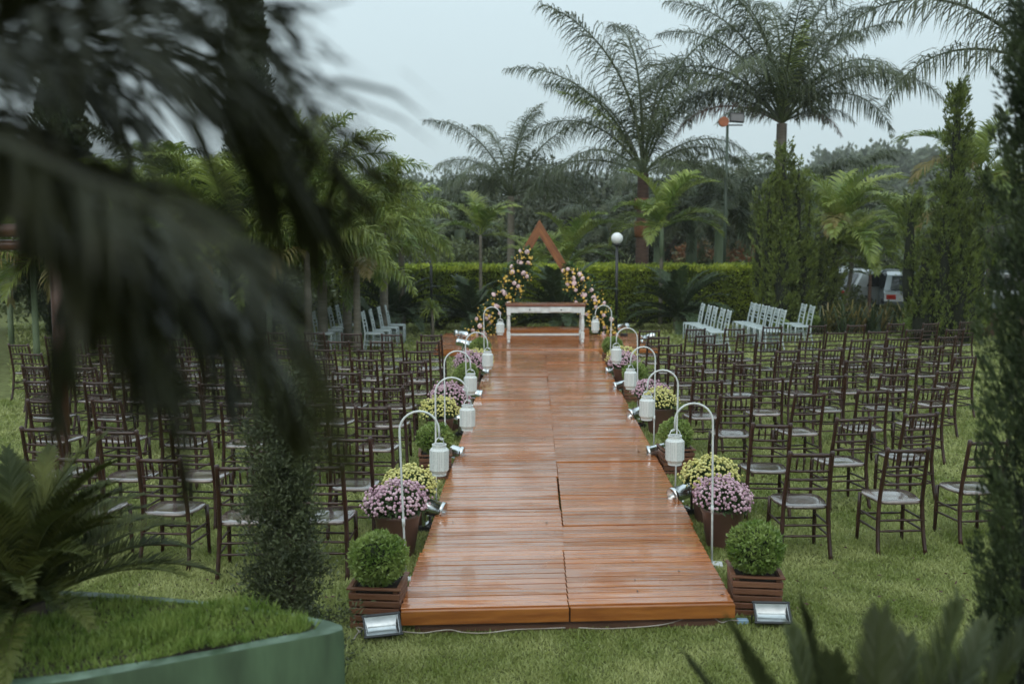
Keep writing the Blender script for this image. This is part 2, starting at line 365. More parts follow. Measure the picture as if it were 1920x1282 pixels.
b = MB().box((0, 0, 0), (2.1, .05, .03)).build('bottom_board', 'under_wood', run, loc=(cx(Y0), Y0+.03, .018)); b.rotation_euler = (0, 0, ang)

# wet fallen leaves on deck and lawn
q = np.random.default_rng(77); n = 900; Y = 6.8+14*q.random(n)**1.5; X = q.uniform(-.47, .47, n)*Y; on = np.abs(X-.247-.0215*Y) < 1.1
keep = ~on | (q.random(n) < .12); X, Y, on = X[keep], Y[keep], on[keep]; n = len(X)
V, Fq = leaves(np.stack([X, Y, np.where(on, DECK+.006, .035)], 1), np.concatenate([q.normal(size=(n, 2)), q.normal(size=(n, 1))*.15], 1), .035, .014, q)
tag(obj('fallen_leaves', npmesh('fallen_leaves', V, Fq, 'trunk_brown')), 'small brown fallen leaves scattered over wet lawn and planks', 'leaves', kind='stuff')
# stage
YS0, YS1, XS0, XS1 = Y0+ROWS*PITCHW+.02, 25.0, -1.65, 3.12
stage = thing('wooden_stage', 'wide low orange plank stage at the far end of the runway', 'stage', (0, 0, 0))
nrow = int((YS1-YS0)/PITCHW); plen = (XS1-XS0)/3
sm = MB().box((0, 0, 0), (plen-.008, PITCHW-.007, .024), bev=.003).mesh('plank', 'deck_wood')
for i in range(nrow):
    for k in range(3):
        obj('plank', sm, stage, (XS0+(k+.5)*plen, YS0+(i+.5)*PITCHW, DECK-.002+random.uniform(-.0014, .0014))).rotation_euler = (0, 0, random.uniform(-.001, .001))
for k in range(3):
    x_ = XS0+(k+.5)*plen
    MB().box((0, 0, 0), (plen-.01, .028, .12), bev=.004).build('fascia', 'fascia_wood', stage, loc=(x_, YS0-.02, DECK-.076))
for x_ in (XS0-.016, XS1+.016):
    MB().box((0, 0, 0), (.028, YS1-YS0, .12), bev=.004).build('side_board', 'fascia_wood', stage, loc=(x_, (YS0+YS1)/2, DECK-.076))
MB().box(((XS0+XS1)/2, (YS0+YS1)/2, .03), (XS1-XS0-.1, YS1-YS0-.1, .06)).build('base_frame', 'under_wood', stage)
# low rear step behind the table
a = G(935, 624, DECK); step = thing('rear_step', 'raised orange plank step behind the white table', 'step', (0, 0, 0))
xa, xb = -.35, 1.85; ys = 24.2
for i in range(5):
    MB().box((0, 0, 0), (xb-xa, .105, .024), bev=.003).build('plank', 'deck_wood', step, loc=((xa+xb)/2, ys+.06+i*.11, DECK+.175))
MB().box((0, 0, 0), (xb-xa, .026, .15), bev=.003).build('fascia', 'fascia_wood', step, loc=((xa+xb)/2, ys-.01, DECK+.088))

# ================================================================== CHAIRS
def chair_post(s, zs=((0, .0, .205), (.45, 0, .19), (.92, -.09, .17))):
    m = MB()
    pts = []; rad = []
    for k in range(19):
        t = k/18; z = .92*t
        x = s*(.205-.02*min(1, z/.45)-.012*max(0, (z-.45)/.47))
        y = -.175+(-.07*(1-z/.45)**2 if z < .45 else -.085*((z-.45)/.47)**1.2)
        pts.append((x, y, z)); rad.append(.018 if k % 6 else .021)
    pts.append((pts[-1][0], pts[-1][1]-.001, .928)); rad.append(.011)
    return m.tube(pts, rad, 8)
def rail(p, q, r=.0095, bow=0.0, rings=True, n=6):
    p, q = Vector(p), Vector(q); pts = []; rad = []
    K = 9
    for k in range(K):
        t = k/(K-1); v = p.lerp(q, t); v.y -= bow*4*t*(1-t); pts.append(v); rad.append(r*(1.35 if (rings and k in (2, 4, 6)) else 1))
    return MB().tube(pts, rad, n)
def yback(z): return -.175-.085*((z-.45)/.47)**1.2
def make_chair(wood, seatm, spd=True):
    t = thing('chiavari_chair', 'x', 'chair')
    for s in (-1, 1): chair_post(s).build('leg', wood, t, True)
    for s in (-1, 1):
        pts = [(s*.205, .19, 0), (s*.2, .19, .12), (s*.2, .188, .2), (s*.198, .186, .32), (s*.195, .185, .43)]
        MB().tube(pts, [.0155, .0165, .019, .0165, .018], 8).build('leg', wood, t, True)
    m = MB(); prof = []
    N = 28
    for k in range(N):
        a = 2*PI*k/N; e = .42
        x = math.copysign(abs(math.cos(a))**e, math.cos(a))*.215; y = math.copysign(abs(math.sin(a))**e, math.sin(a))*.205
        if y < 0: x *= .9
        prof.append((x, y))
    V = []; lv = [(.96, .425), (1, .43), (1, .447), (.965, .454), (.55, .449), (0, .447)]
    for (q, z) in lv[:-1]: V += [(x*q, y*q, z) for x, y in prof]
    Fc = [tuple(range(N-1, -1, -1))]
    for r_ in range(4):
        for k in range(N): Fc.append((r_*N+k, r_*N+(k+1) % N, (r_+1)*N+(k+1) % N, (r_+1)*N+k))
    Fc.append(tuple(range(4*N, 5*N)))
    m.add(V, Fc).build('seat', seatm, t, True)
    z1, z2 = .895, .755
    rail((-.172, yback(z1), z1), (.172, yback(z1), z1), .0145, .012).build('top_rail', wood, t, True)
    for z in (.755, .68, .60):
        rail((-.176, yback(z), z), (.176, yback(z), z), .0105, .012).build('back_rail', wood, t, True)
    for k in range(5):
        x = (k-2)*.056; bo = .012*4*((x/.35+.5)*(.5-x/.35))
        MB().tube([(x, yback(z2)-bo, z2), (x, yback(.825)-bo, .825), (x, yback(z1)-bo, z1)], [.006, .009, .006], 6).build('spindle', wood, t, True)
    for z in (.19, .28):
        for s in (-1, 1):
            rail((s*.2, .19, z), (s*.197, -.185-.05*(1-z/.45)**2, z+.01), .0085).build('stretcher', wood, t, True)
    for (y, z) in ((.19, .24), (-.2, .2), (-.195, .29)):
        rail((-.198, y, z), (.198, y, z), .0085).build('stretcher', wood, t, True)
    return t
proto = make_chair('chair_wood', 'seat_wood'); used = [False]
def place(pr, x, y, rz, label, group, flag):
    if flag[0]: o = copy_tree(pr)
    else: o = pr; flag[0] = True
    o.location = (x, y, 0); o.rotation_euler = (crn.uniform(-.012, .012), crn.uniform(-.014, .014), rz); o['label'] = label; o['group'] = group
    return o
ROWN = ['nearest', 'second nearest', 'third nearest', 'fourth nearest', 'fifth nearest', 'fourth farthest', 'third farthest', 'second farthest', 'farthest']
crn = random.Random(5)
rowR = [8.12, 9.42, 10.95, 12.1, 13.4, 14.65, 15.9, 17.1, 18.3]
firstR = [2.40, 2.40, 2.40, 2.35, 2.36, 2.42, 2.45, 2.45, 2.5]
for r_, (d, x0) in enumerate(zip(rowR, firstR)):
    ncol = int((.485*d+.1-x0)/.80)+1
    for c in range(min(ncol, 9)):
        x = x0+c*.80+crn.uniform(-.05, .05); y = d+c*(.26 if r_ < 2 else .2)+crn.uniform(-.08, .08)
        if r_ == 8 and c == 2: y -= .1
        place(proto, x, y+.17, R(3+2.0*c)+R(crn.uniform(-7, 7)) if c else R(crn.uniform(-3, 3)),
              'dark brown chair right of the runway, %s row, %s from the runway' % (ROWN[r_], ORD[c]), 'dark wooden chairs right of the runway', used)
rowL = [7.62, 8.8, 10.25, 11.55, 12.75, 13.95, 15.15, 16.3, 17.5]
for r_, d in enumerate(rowL):
    x0 = -1.46+.012*(d-7.6); ncol = int((.50*d+.3+x0)/.68)+1
    for c in range(min(ncol, 10)):
        x = x0-c*(.64 if r_ == 0 else .70)+crn.uniform(-.05, .05); y = d+c*.1+crn.uniform(-.1, .1)
        place(proto, x, y+.17, -R(2+1.6*c)+R(crn.uniform(-7, 7)) if c else R(crn.uniform(-4, 4)),
              'dark brown chair left of the runway, %s row, %s from the runway' % (ROWN[r_], ORD[c]), 'dark wooden chairs left of the runway', used)
wproto = make_chair('white_resin', 'white_resin'); wused = [False]
def wrow(x0, y0, x1, y1, n, rz, where):
    for k in range(n):
        t = k/(n-1) if n > 1 else 0
        q = 'nearest chair' if k == 0 else ('%s chair' % ORD[k])
        place(wproto, x0+(x1-x0)*t, y0+(y1-y0)*t, rz+R(crn.uniform(-2, 2)), 'white chair facing the stage, %s of %s' % (q, where), 'white chairs beside the stage', wused)
wrow(4.62, 22.6, 4.42, 24.7, 5, R(90), 'the row right of the stage')
wrow(5.88, 22.8, 5.70, 25.0, 6, R(90), 'the middle right row')
wrow(6.88, 24.0, 6.86, 24.6, 2, R(90), 'the rightmost short row')
wrow(-3.05, 22.3, -2.78, 24.3, 4, R(-90), 'the row left of the stage')
wrow(-4.15, 22.3, -3.95, 24.3, 4, R(-90), 'the outer left row')

# ================================================================== SHEPHERD HOOKS AND LANTERNS
def arc_pts(s, Rr=.15, top=1.33):
    pts = [(0, 0, 0), (0, 0, .45), (0, 0, .9), (0, 0, top-Rr-.02)]
    for k in range(0, 13):
        a = PI*k/12; pts.append((s*(Rr-Rr*math.cos(a)), 0, top-Rr+Rr*math.sin(a)))
    pts.append((s*2*Rr, 0, top-Rr-.06)); return pts
def make_hook(s):
    t = thing('shepherd_hook', 'x', 'garden hook')
    pts = arc_pts(s); MB().tube(pts, .0085, 8).build('pole', 'hook_metal', t, True)
    x = s*.3; z = 1.33-.15-.06
    MB().tube([(x, 0, z), (x+s*.008, 0, z-.015), (x+s*.02, 0, z-.02), (x+s*.03, 0, z-.008)], .006, 6).build('hook_tip', 'hook_metal', t, True)
    MB().tube([(0, 0, .44), (0, 0, .50)], .0125, 8).build('collar', 'hook_metal', t, True)
    MB().box((-s*.02, 0, .012), (.13, .11, .02), bev=.003).build('base_plate', 'white_paint', t)
    return t
def make_lantern():
    t = thing('lantern', 'x', 'lantern')           # origin at hanging point
    n = 10
    MB().lathe([(.058, -.30), (.072, -.275), (.083, -.262), (.083, -.262), (.085, -.10), (.072, -.085), (.062, -.08), (.06, -.055), (.054, -.055), (.054, -.08)], n, cap=False).build('body', 'lantern_metal', t)
    MB().lathe([(.064, -.305), (.064, -.293), (.04, -.29)], n).build('bottom', 'white_paint', t)
    m = MB()
    m.tube([(math.cos(a)*.061, math.sin(a)*.061, -.056) for a in [2*PI*k/16 for k in range(17)]], .0045, 5, cap=False).build('rim', 'white_paint', t, True)
    for k in range(n):
        a = 2*PI*k/n; r1, r2 = .086, .087
        MB().tube([(r1*.985*math.cos(a), r1*.985*math.sin(a), -.264), (r2*math.cos(a), r2*math.sin(a), -.10)], .0014, 4).build('rib', 'white_paint', t)
    MB().tube([(.058*math.cos(a), 0, -.06+.062*math.sin(a)*1.0) for a in [PI*k/12 for k in range(13)]], .0045, 6).build('handle', 'white_paint', t, True)
    return t
hooks = {-1: make_hook(-1), 1: make_hook(1)}; hu = {-1: [False], 1: [False]}; lan = make_lantern(); lu = [False]
HK = ['nearest', 'second nearest', 'middle', 'second farthest', 'farthest']
hr = [(1.62, 7.97), (1.63, 9.9), (1.70, 11.95), (1.80, 14.3), (1.81, 18.6)]
hl = [(-.82, 7.60), (-.72, 9.4), (-.77, 11.5), (-.61, 13.6), (-.50, 18.2)]
for s, lst, side in ((-1, hr, 'right'), (1, hl, 'left')):
    for k, (x, y) in enumerate(lst):
        pr, fl = hooks[s], hu[s]; o = place(pr, x, y, R(crn.uniform(-9, 9)), 'white curved garden hook, %s on the %s side of the runway' % (HK[k], side), 'white hooks along the runway', fl)
        rz = o.rotation_euler.z
        for ch in o.children:
            if ch.name.startswith('pole'): pass
        o.rotation_euler.y = R(crn.uniform(-1.2, 1.2)) if not (s == 1 and k == 0) else R(-1.8)
        M = Euler(o.rotation_euler).to_matrix(); hp = Vector((x, y, 0))+M @ Vector((s*.3, 0, 1.33-.15-.062))
        l = place(lan, 0, 0, crn.uniform(0, 1), 'white perforated octagonal lantern hanging from the %s hook on the %s' % (HK[k], side), 'white lanterns hanging on hooks', lu)
        l.location = hp; l.scale = (.88, .88, .95)

# ================================================================== PLANTERS
def ball_leaves(n, r, ln, wd, seed, zs=.92):
    q = np.random.default_rng(seed); u = unit(q.normal(size=(n, 3)))
    bump = 1+.09*np.sin(u[:, 0]*5+seed*2)*np.cos(u[:, 1]*6+seed)+.10*np.sin(u[:, 2]*15+seed*2)*np.sin(u[:, 1]*17+u[:, 0]*11)
    rad = r*bump*(1-.22*q.random(n)**2.0)
    c = u*rad[:, None]; c[:, 2] *= zs
    d = u*.8+q.normal(size=(n, 3))*.55+np.array([0, 0, .35])
    return leaves(c-unit(d)*ln*.5, d, ln, wd, q)
bxl = [npmesh('foliage', *ball_leaves(5000, .19, .032, .015, s), 'boxwood') for s in (1, 2, 3)]
def ico(r, n=12):
    return MB().lathe([(r*math.sin(PI*k/8)+.001, -r*math.cos(PI*k/8)) for k in range(9)], n)
core = ico(.15).mesh('inner_twigs', 'box_twig', True)
def make_box_planter():
    t = thing('planter_box', 'x', 'planter box'); w = .16
    for k in range(5):
        z = .03+k*.052; ww = w+.002*k
        for (cx_, cy_, sx, sy) in ((0, -ww, 2*ww+.01, .016), (0, ww, 2*ww+.01, .016), (-ww, 0, .016, 2*ww-.02), (ww, 0, .016, 2*ww-.02)):
            MB().box((cx_, cy_, z), (sx, sy, .040), bev=.003).build('slat', 'box_wood', t)
    for sx in (-1, 1):
        for sy in (-1, 1): MB().box((sx*(w-.018), sy*(w-.018), .14), (.028, .028, .27)).build('post', 'box_wood', t)
    for (cx_, cy_, sx, sy) in ((0, -w-.008, 2*w+.05, .032), (0, w+.008, 2*w+.05, .032), (-w-.008, 0, .032, 2*w-.02), (w+.008, 0, .032, 2*w-.02)):
        MB().box((cx_, cy_, .29), (sx, sy, .014), bev=.002).build('rim', 'box_wood', t)
    MB().box((0, 0, .255), (2*w-.03, 2*w-.03, .02)).build('soil', 'soil', t)
    return t
bp_ = make_box_planter(); bu = [False]
def boxwood(x, y, where, k, s=1.0, gap=0):
    p = place(bp_, x, y, R(crn.uniform(-6, 6)), 'slatted dark wooden planter box, %s' % where, 'slatted planter boxes along the runway', bu)
    b = thing('boxwood_ball', 'round clipped boxwood in the planter box %s' % where, 'topiary bush', (x, y, .26+.185*s), crn.uniform(0, 6), 'boxwood balls along the runway')
    b.scale = (s*crn.uniform(.97, 1.08), s*crn.uniform(.95, 1.05), s*crn.uniform(.92, 1.02))
    obj('foliage', bxl[k % 3], b); obj('inner_twigs', core, b)
    MB().tube([(0, 0, -.2), (0, 0, 0)], .012, 6).build('trunk', 'bark', b)
WH = ['nearest', 'second nearest', 'second farthest', 'farthest']
for k, (x, y) in enumerate([(-.925, 6.80), (-.84, 10.9), (-.72, 15.9), (-.62, 19.6)]): boxwood(x, y, '%s on the left of the runway' % WH[k], k, 1.0 if k else 1.02)
for k, (x, y) in enumerate([(1.735, 7.03), (1.83, 11.15), (1.95, 15.9), (1.97, 19.8)]): boxwood(x, y, '%s on the right of the runway' % WH[k], k+1, 1.04 if k == 0 else 1.0)
pots = MB().lathe([(.115, 0), (.12, .02), (.155, .22), (.165, .235), (.165, .255), (.15, .255), (.148, .22)], 24, cap=False).mesh('pot_wall', 'pot_brown', True)
potsoil = MB().lathe([(.148, .22), (.149, .225)], 20).mesh('soil', 'soil')
def mum_meshes(seed, m):
    q = np.random.default_rng(seed); n = 1500; u = unit(q.normal(size=(n, 3))); u[:, 2] = np.abs(u[:, 2])*1-.25
    c = u*np.array([.20, .20, .15])*(.55+.42*q.random((n, 1))); V, Fq = leaves(c, u+q.normal(size=(n, 3))*.5, .045, .02, q)
    leaf = npmesh('foliage', V, Fq, 'mum_leaf')
    Vs = []; Fs = []; q2 = 520; k = 0
    us = []
    for i in range(q2):
        z = 1-1.12*(i+.5)/q2; a = i*2.39996; rr = math.sqrt(max(0, 1-z*z)); us.append((rr*math.cos(a), rr*math.sin(a), z))
    mb = MB()
    for (ux, uy, uz) in us:
        jit = q.normal(size=3)*.012; sr = 1+.11*math.sin(ux*7+seed)*math.cos(uy*6)+q.uniform(-.05, .05)
        if uz < .12 and q.random() < .35: continue
        c0 = Vector((ux*.225*sr+jit[0], uy*.225*sr+jit[1], uz*.165*sr+jit[2])); r = q.uniform(.0075, .0145)
        nrm = Vector((ux, uy, uz+.35)).normalized(); M = Matrix.Translation(c0) @ nrm.to_track_quat('Z', 'Y').to_matrix().to_4x4()
        mb.lathe([(r*.5, -r*.6), (r, -.1*r), (r*.8, .45*r), (r*.25, .75*r)], 6, M=M)
    return leaf, mb.mesh('blossoms', m)
mums = {c: [mum_meshes(s, 'mum_'+c) for s in (3, 8)] for c in ('pink', 'yellow')}
def mum(x, y, col, where, k, s=1.0, lift=0):
    p = thing('flower_pot', 'brown pot of the %s flowers, %s' % (col, where), 'flower pot', (x, y, 0), 0, 'brown flower pots along the runway'); p.scale = (s*1.12, s*1.12, s*1.32)
    obj('pot_wall', pots, p); obj('soil', potsoil, p)
    f = thing('chrysanthemum', '%s chrysanthemum dome in its brown pot, %s' % (col, where), 'flowers', (x, y, .385*s), crn.uniform(0, 6), 'potted chrysanthemums along the runway'); f.scale = (s*crn.uniform(1.08, 1.22), s*crn.uniform(1.0, 1.12), s*crn.uniform(1.05, 1.25)); f.rotation_euler.x = crn.uniform(-.12, .12); f.rotation_euler.y = crn.uniform(-.12, .12)
    lf, bl = mums[col][k % 2]; obj('foliage', lf, f); o = obj('blossoms', bl, f); o['kind'] = 'stuff'
M3 = ['nearest pair', 'middle pair', 'farthest pair']
for k, (x, y, x2, y2) in enumerate([(-.96, 8.27, -.93, 8.98), (-.84, 13.6, -.92, 12.75), (-.72, 17.2, -.63, 18.0)]):
    mum(x, y, 'pink', '%s left of the runway' % M3[k], k, 1.08); mum(x2, y2, 'yellow', '%s left of the runway' % M3[k], k+1, 1)
for k, (x, y, x2, y2) in enumerate([(1.81, 8.50, 1.85, 9.22), (1.96, 14.2, 1.98, 13.4), (1.93, 17.4, 1.99, 18.1)]):
    mum(x, y, 'pink', '%s right of the runway' % M3[k], k+1, 1.02); mum(x2, y2, 'yellow', '%s right of the runway' % M3[k], k, 1.05)

# ================================================================== PAR CANS
def make_par(s):
    t = thing('stage_light', 'x', 'spotlight')
    M = Matrix.Translation((0, 0, .21)) @ Euler((0, s*R(102), 0)).to_matrix().to_4x4()
    MB().lathe([(.062, -.12), (.07, -.10), (.071, -.09), (.066, -.085), (.066, .12), (.073, .125), (.073, .155), (.064, .155), (.064, .08), (.01, .02)], 20, M=M, cap=False).build('can', 'chrome', t, True)
    MB().lathe([(.02, -.135), (.05, -.13), (.062, -.12)], 20, M=M).build('back_cap', 'chrome', t, True)
    MB().lathe([(.058, .07), (.058, .078)], 20, M=M).build('lens', 'reflector', t)
    m = MB()
    for sy in (-1, 1): m.box((0, sy*.08, .15), (.025, .005, .17))
    m.box((0, 0, .066), (.025, .165, .005)); m.build('yoke', 'chrome', t)
    MB().box((0, 0, .03), (.10, .13, .06), bev=.006).build('base', 'black_metal', t)
    return t
pars = {1: make_par(1), -1: make_par(-1)}; pu = {1: [False], -1: [False]}
pl = [(820, 940), (857, 838), (868, 782), (905, 733), (912, 692)]; prr = [(1268, 912), (1217, 837), (1180, 767), (1165, 718), (1148, 690)]
PN = ['nearest', 'second nearest', 'middle', 'second farthest', 'farthest']
for s, lst, side in ((1, pl, 'left'), (-1, prr, 'right')):
    for k, (px, py) in enumerate(lst):
        p = G(px, py, .24)
        o = place(pars[s], cx(p.y)-s*(HALF+.07), p.y-.12, R(crn.uniform(-14, 14))*1.0-s*R(12), 'chrome can spotlight, %s along the %s edge of the runway' % (PN[k], side), 'chrome spotlights along the runway', pu[s]); o.scale = (1.1, 1.1, 1.1)
for (px, py, s, lab) in ((863, 628, 1, 'by the left foot of the flower garland'), (868, 645, 1, 'on the left wing of the stage'), (1170, 614, -1, 'beside the black lamp post foot'), (1216, 634, -1, 'on the right wing of the stage')):
    p = G(px, py, DECK+.22); o = place(pars[s], p.x, min(p.y, 24.7), R(crn.uniform(-20, 20)), 'chrome can spotlight %s' % lab, 'chrome spotlights on the stage', pu[s]); o.location.z = DECK+.01
    if py in (628, 614): o.rotation_euler.z += s*R(40)

# floodlights at the runway front
def flood(x, y, z, rz, label):
    t = thing('floodlight', label, 'floodlight', (x, y, z), rz, 'floodlights at the runway front'); t.scale = (.78, .78, .78)
    m = MB(); w, h, dp = .15, .10, .09
    M = Matrix.Translation((0, 0, .09)) @ Euler((R(-52), 0, 0)).to_matrix().to_4x4()
    def quad(a): return a
    # housing: open tapered box
    fr = [(-w, -h), (w, -h), (w, h), (-w, h)]; bk = [(-w*.6, -h*.55), (w*.6, -h*.55), (w*.6, h*.55), (-w*.6, h*.55)]
    m.add([(x_, -dp/2-.006, z_) for x_, z_ in fr]+[(x_, dp/2+.01, z_) for x_, z_ in bk], [(0, 1, 5, 4), (1, 2, 6, 5), (2, 3, 7, 6), (3, 0, 4, 7), (4, 5, 6, 7)], M)
    m.build('housing', 'black_metal', t)
    m = MB()
    for (c_, s_) in (((0, -dp/2-.006, h), (2*w+.03, .016, .018)), ((0, -dp/2-.006, -h), (2*w+.03, .016, .018)), ((-w, -dp/2-.006, 0), (.018, .016, 2*h)), ((w, -dp/2-.006, 0), (.018, .016, 2*h))):
        mm = MB().box(c_, s_); m.add(mm.v, mm.f, M)
    m.build('frame', 'black_metal', t)
    m = MB(); N = 10; V = []; Fc = []
    for k in range(N+1):
        a = -1+2*k/N; V += [(-w*.93, -dp/2+.045*(1-a*a), a*h*.93), (w*.93, -dp/2+.045*(1-a*a), a*h*.93)]
    for k in range(N): Fc.append((2*k, 2*k+1, 2*k+3, 2*k+2))
    m.add(V, Fc, M).build('reflector', 'reflector', t, True)
    m = MB(); mm = MB()
    for s_ in (-1, 1): mm.box((s_*w*.94, -dp/2+.012, 0), (.006, .04, 2*h*.9))
    m.add(mm.v, mm.f, M).build('side_reflector', 'chrome', t)
    mm = MB().tube([(-w*.8, -dp/2+.012, 0), (w*.8, -dp/2+.012, 0)], .006, 8); MB().add(mm.v, mm.f, M).build('bulb', 'white_paint', t, True)
    MB().tube([(-w-.02, 0, .09), (-w-.02, .04, .01), (w+.02, .04, .01), (w+.02, 0, .09)], .008, 6).build('bracket', 'black_metal', t, True)
    return t
p = G(716, 1196); flood(p.x, p.y, 0.0, R(16), 'black floodlight with silver reflector on the grass by the left planter box')
p = G(1446, 1172); flood(p.x, p.y, 0.0, R(-3), 'black floodlight with silver reflector on the grass by the right planter box')
def cable(pts, label, m='cable_white', r=.0045):
    mb = MB(); q = []
    P_ = [Vector(p) for p in pts]
    for i in range(len(P_)-1):
        p0 = P_[max(i-1, 0)]; p1 = P_[i]; p2 = P_[i+1]; p3 = P_[min(i+2, len(P_)-1)]
        for k in range(5):
            t = k/5; q.append(.5*((2*p1)+(p2-p0)*t+(2*p0-5*p1+4*p2-p3)*t*t+(3*p1-p0-3*p2+p3)*t**3))
    q.append(P_[-1]); mb.tube(q, r, 5)
    return tag(mb.build('power_cable', m, smooth=True), label, 'cable')
def gp(l, z=.032): return [tuple(G(a, b, z)) for a, b in l]
cable(gp([(752, 1183), (790, 1186), (820, 1182), (845, 1180), (870, 1185), (910, 1186), (960, 1180), (1010, 1178), (1060, 1176)]), 'thin white cable lying in the grass along the left front of the runway')
cable(gp([(1085, 1176), (1130, 1178), (1180, 1176), (1230, 1172), (1262, 1166), (1290, 1158), (1330, 1155), (1352, 1166), (1368, 1162), (1385, 1163)]), 'white cable looping along the right front of the runway')
cable(gp([(662, 1200), (672, 1185), (682, 1178), (668, 1176), (680, 1190)]), 'short loop of pale cable beside the left floodlight')
p = G(1392, 1164, .02); MB_ = MB().box((0, 0, 0), (.075, .04, .035), bev=.005).build('power_plug', 'plug_blue', loc=p); tag(MB_, 'small pale blue plug on the grass left of the right floodlight', 'plug')

# ================================================================== TABLE
tp = G(1022, 643, DECK); ty = 22.9; tx = (tp.x)/tp.y*ty
tab = thing('console_table', 'white wooden table with brown top and two drawers on the stage', 'table', (tx, ty, DECK+.012), R(1))
W = 1.80; Ht = .86
MB().box((0, 0, Ht), (W, .62, .035), bev=.008).build('tabletop', 'table_top', tab)
MB().box((0, 0, Ht-.026), (W-.03, .60, .014)).build('top_moulding', 'table_top', tab)
for (c_, s_) in (((0, -.26, Ht-.105), (W-.20, .022, .14)), ((0, .26, Ht-.105), (W-.20, .022, .14)), ((-.82, 0, Ht-.105), (.022, .46, .14)), ((.82, 0, Ht-.105), (.022, .46, .14))):
    MB().box(c_, s_).build('apron', 'white_paint', tab)
for k, x in enumerate((-.36, .34)):
    dr = MB().box((x, -.28 if k == 0 else -.30, Ht-.105), (.50, .03 if k == 0 else .07, .105), bev=.006).build('drawer', 'white_paint', tab)
    MB().lathe([(.004, 0), (.016, .004), (.012, .018), (.004, .022)], 10, M=Matrix.Translation((x, -.295 if k == 0 else -.335, Ht-.105)) @ Euler((R(90), 0, 0)).to_matrix().to_4x4()).build('knob', 'black_metal', dr)
leg = MB().box((0, 0, .735), (.085, .085, .21)).lathe([(.026, 0), (.036, .02), (.036, .05), (.026, .07), (.034, .085), (.034, .10)], 14).box((0, 0, .17), (.08, .08, .14)).lathe([(.036, .24), (.026, .26), (.038, .30), (.043, .40), (.03, .56), (.038, .59), (.026, .61), (.036, .63)], 14)
lm = leg.mesh('leg', 'white_paint')
for sx in (-1, 1):
    for sy in (-1, 1): obj('leg', lm, tab, (sx*.83, sy*.24, 0))
MB().box((0, 0, .17), (1.58, .05, .045)).build('stretcher', 'white_paint', tab)
for sx in (-1, 1): MB().box((sx*.83, 0, .165), (.045, .40, .045)).build('stretcher', 'white_paint', tab)

# ================================================================== ARCH + GARLANDS
AY = 24.9; apex = P(1011, 412, AY); ls = P(890, 640, AY); rs = P(1142, 640, AY); ls.z = rs.z = DECK+.01
arch = thing('triangular_arch', 'triangular wooden arch of two leaning boards behind the table', 'wedding arch', (0, 0, 0))
def board(foot, s_, dy):
    w = .2; v = (apex-foot).normalized(); n_ = Vector((-v.z*s_, 0, v.x*s_)); n_ = n_ if n_.z < 0 else -n_   # inward
    k = w/abs(n_.x); A = apex; B = apex-Vector((0, 0, w/abs(v.x))); Cc = foot+n_*w*1.0; D = foot
    m = MB(); P4 = [D, A, B, Cc]; th = .035
    m.add([p_+Vector((0, y_, 0)) for y_ in (-th, th) for p_ in P4], [(0, 1, 2, 3), (7, 6, 5, 4), (0, 4, 5, 1), (1, 5, 6, 2), (2, 6, 7, 3), (3, 7, 4, 0)])
    c_ = (D+A)/2; th_ = -math.atan2(v.z, v.x); Ri = Euler((0, th_, 0)).to_matrix().inverted(); m.v = [tuple(Ri @ (Vector(a)-c_)) for a in m.v]
    o = m.build('beam', 'arch_wood', arch, loc=c_+Vector((0, dy, 0))); o.rotation_euler = (0, th_, 0); return o
board(ls, 1, 0); board(rs, -1, .003)
gl = [(p_ := None)]
def bloom_mesh(r, m, n=7):
    mb = MB(); mb.lathe([(r*.4, -r*.5), (r*.95, -.1*r), (r, .15*r), (r*.7, .5*r), (r*.62, .35*r), (r*.4, .55*r), (r*.1, .4*r)], n)
    return mb.mesh('rose', m)
rp_, ry_ = bloom_mesh(.055, 'rose_pink', 9), bloom_mesh(.036, 'rose_yellow', 7); rp2 = bloom_mesh(.018, 'rose_yellow', 5)
def garland(path, wid, label, seed, n=6500):
    q = np.random.default_rng(seed); t = thing('flower_garland', label, 'garland', tuple(path[0])); seq = [0]
    o0 = np.array(path[0]); pts = np.array([tuple(p) for p in path]); K = len(pts)-1
    tt = q.random(n)*K; i = np.minimum(tt.astype(int), K-1); f = (tt-i)[:, None]
    c = pts[i]*(1-f)+pts[i+1]*f; w = (np.array(wid)[i]*(1-f[:, 0])+np.array(wid)[i+1]*f[:, 0])
    u = unit(q.normal(size=(n, 3)))*(q.random((n, 1))**.5); clump = .75+.35*np.sin(tt*9+seed)*np.sin(tt*5)
    c = c+u*np.stack([w*clump, w*.6, w*.75*clump], 1)
    V, Fq = leaves(c-o0, u+q.normal(size=(n, 3))*.7+np.array([0, -.2, -.1]), .10, .04, q)
    obj('foliage', npmesh('foliage', V, Fq, 'garland_leaf'), t)
    for (cnt, me, nm, rr) in ((32, rp_, 'rose', .9), (62, ry_, 'yellow_rose', .95), (150, rp2, 'yellow_bud', 1.05)):
        for j in range(cnt):
            tb = ((j+q.random())/cnt)*K
            if nm != 'rose': tb = min(K-.01, max(0, tb+q.normal()*.1))
            ii = min(int(tb), K-1); ff = tb-ii; cc = pts[ii]*(1-ff)+pts[ii+1]*ff; ww = wid[ii]*(1-ff)+wid[ii+1]*ff
            a = ((j*.618034) % 1*2-1)*.95 if nm == 'rose' else q.uniform(-1, 1); h = q.uniform(-.6, .6); pos = cc-o0+np.array([a*ww*.9*rr, -ww*.62*math.sqrt(max(0.05, 1-a*a*.8))*q.uniform(.8, 1.1), h*ww*.7*rr])
            o = obj(nm, me, t, tuple(pos)); o.rotation_euler = (R(90)+q.normal()*.45, q.normal()*.3, q.normal()*.6)
            s = q.uniform(.8, 1.25); o.scale = (s, s, s)
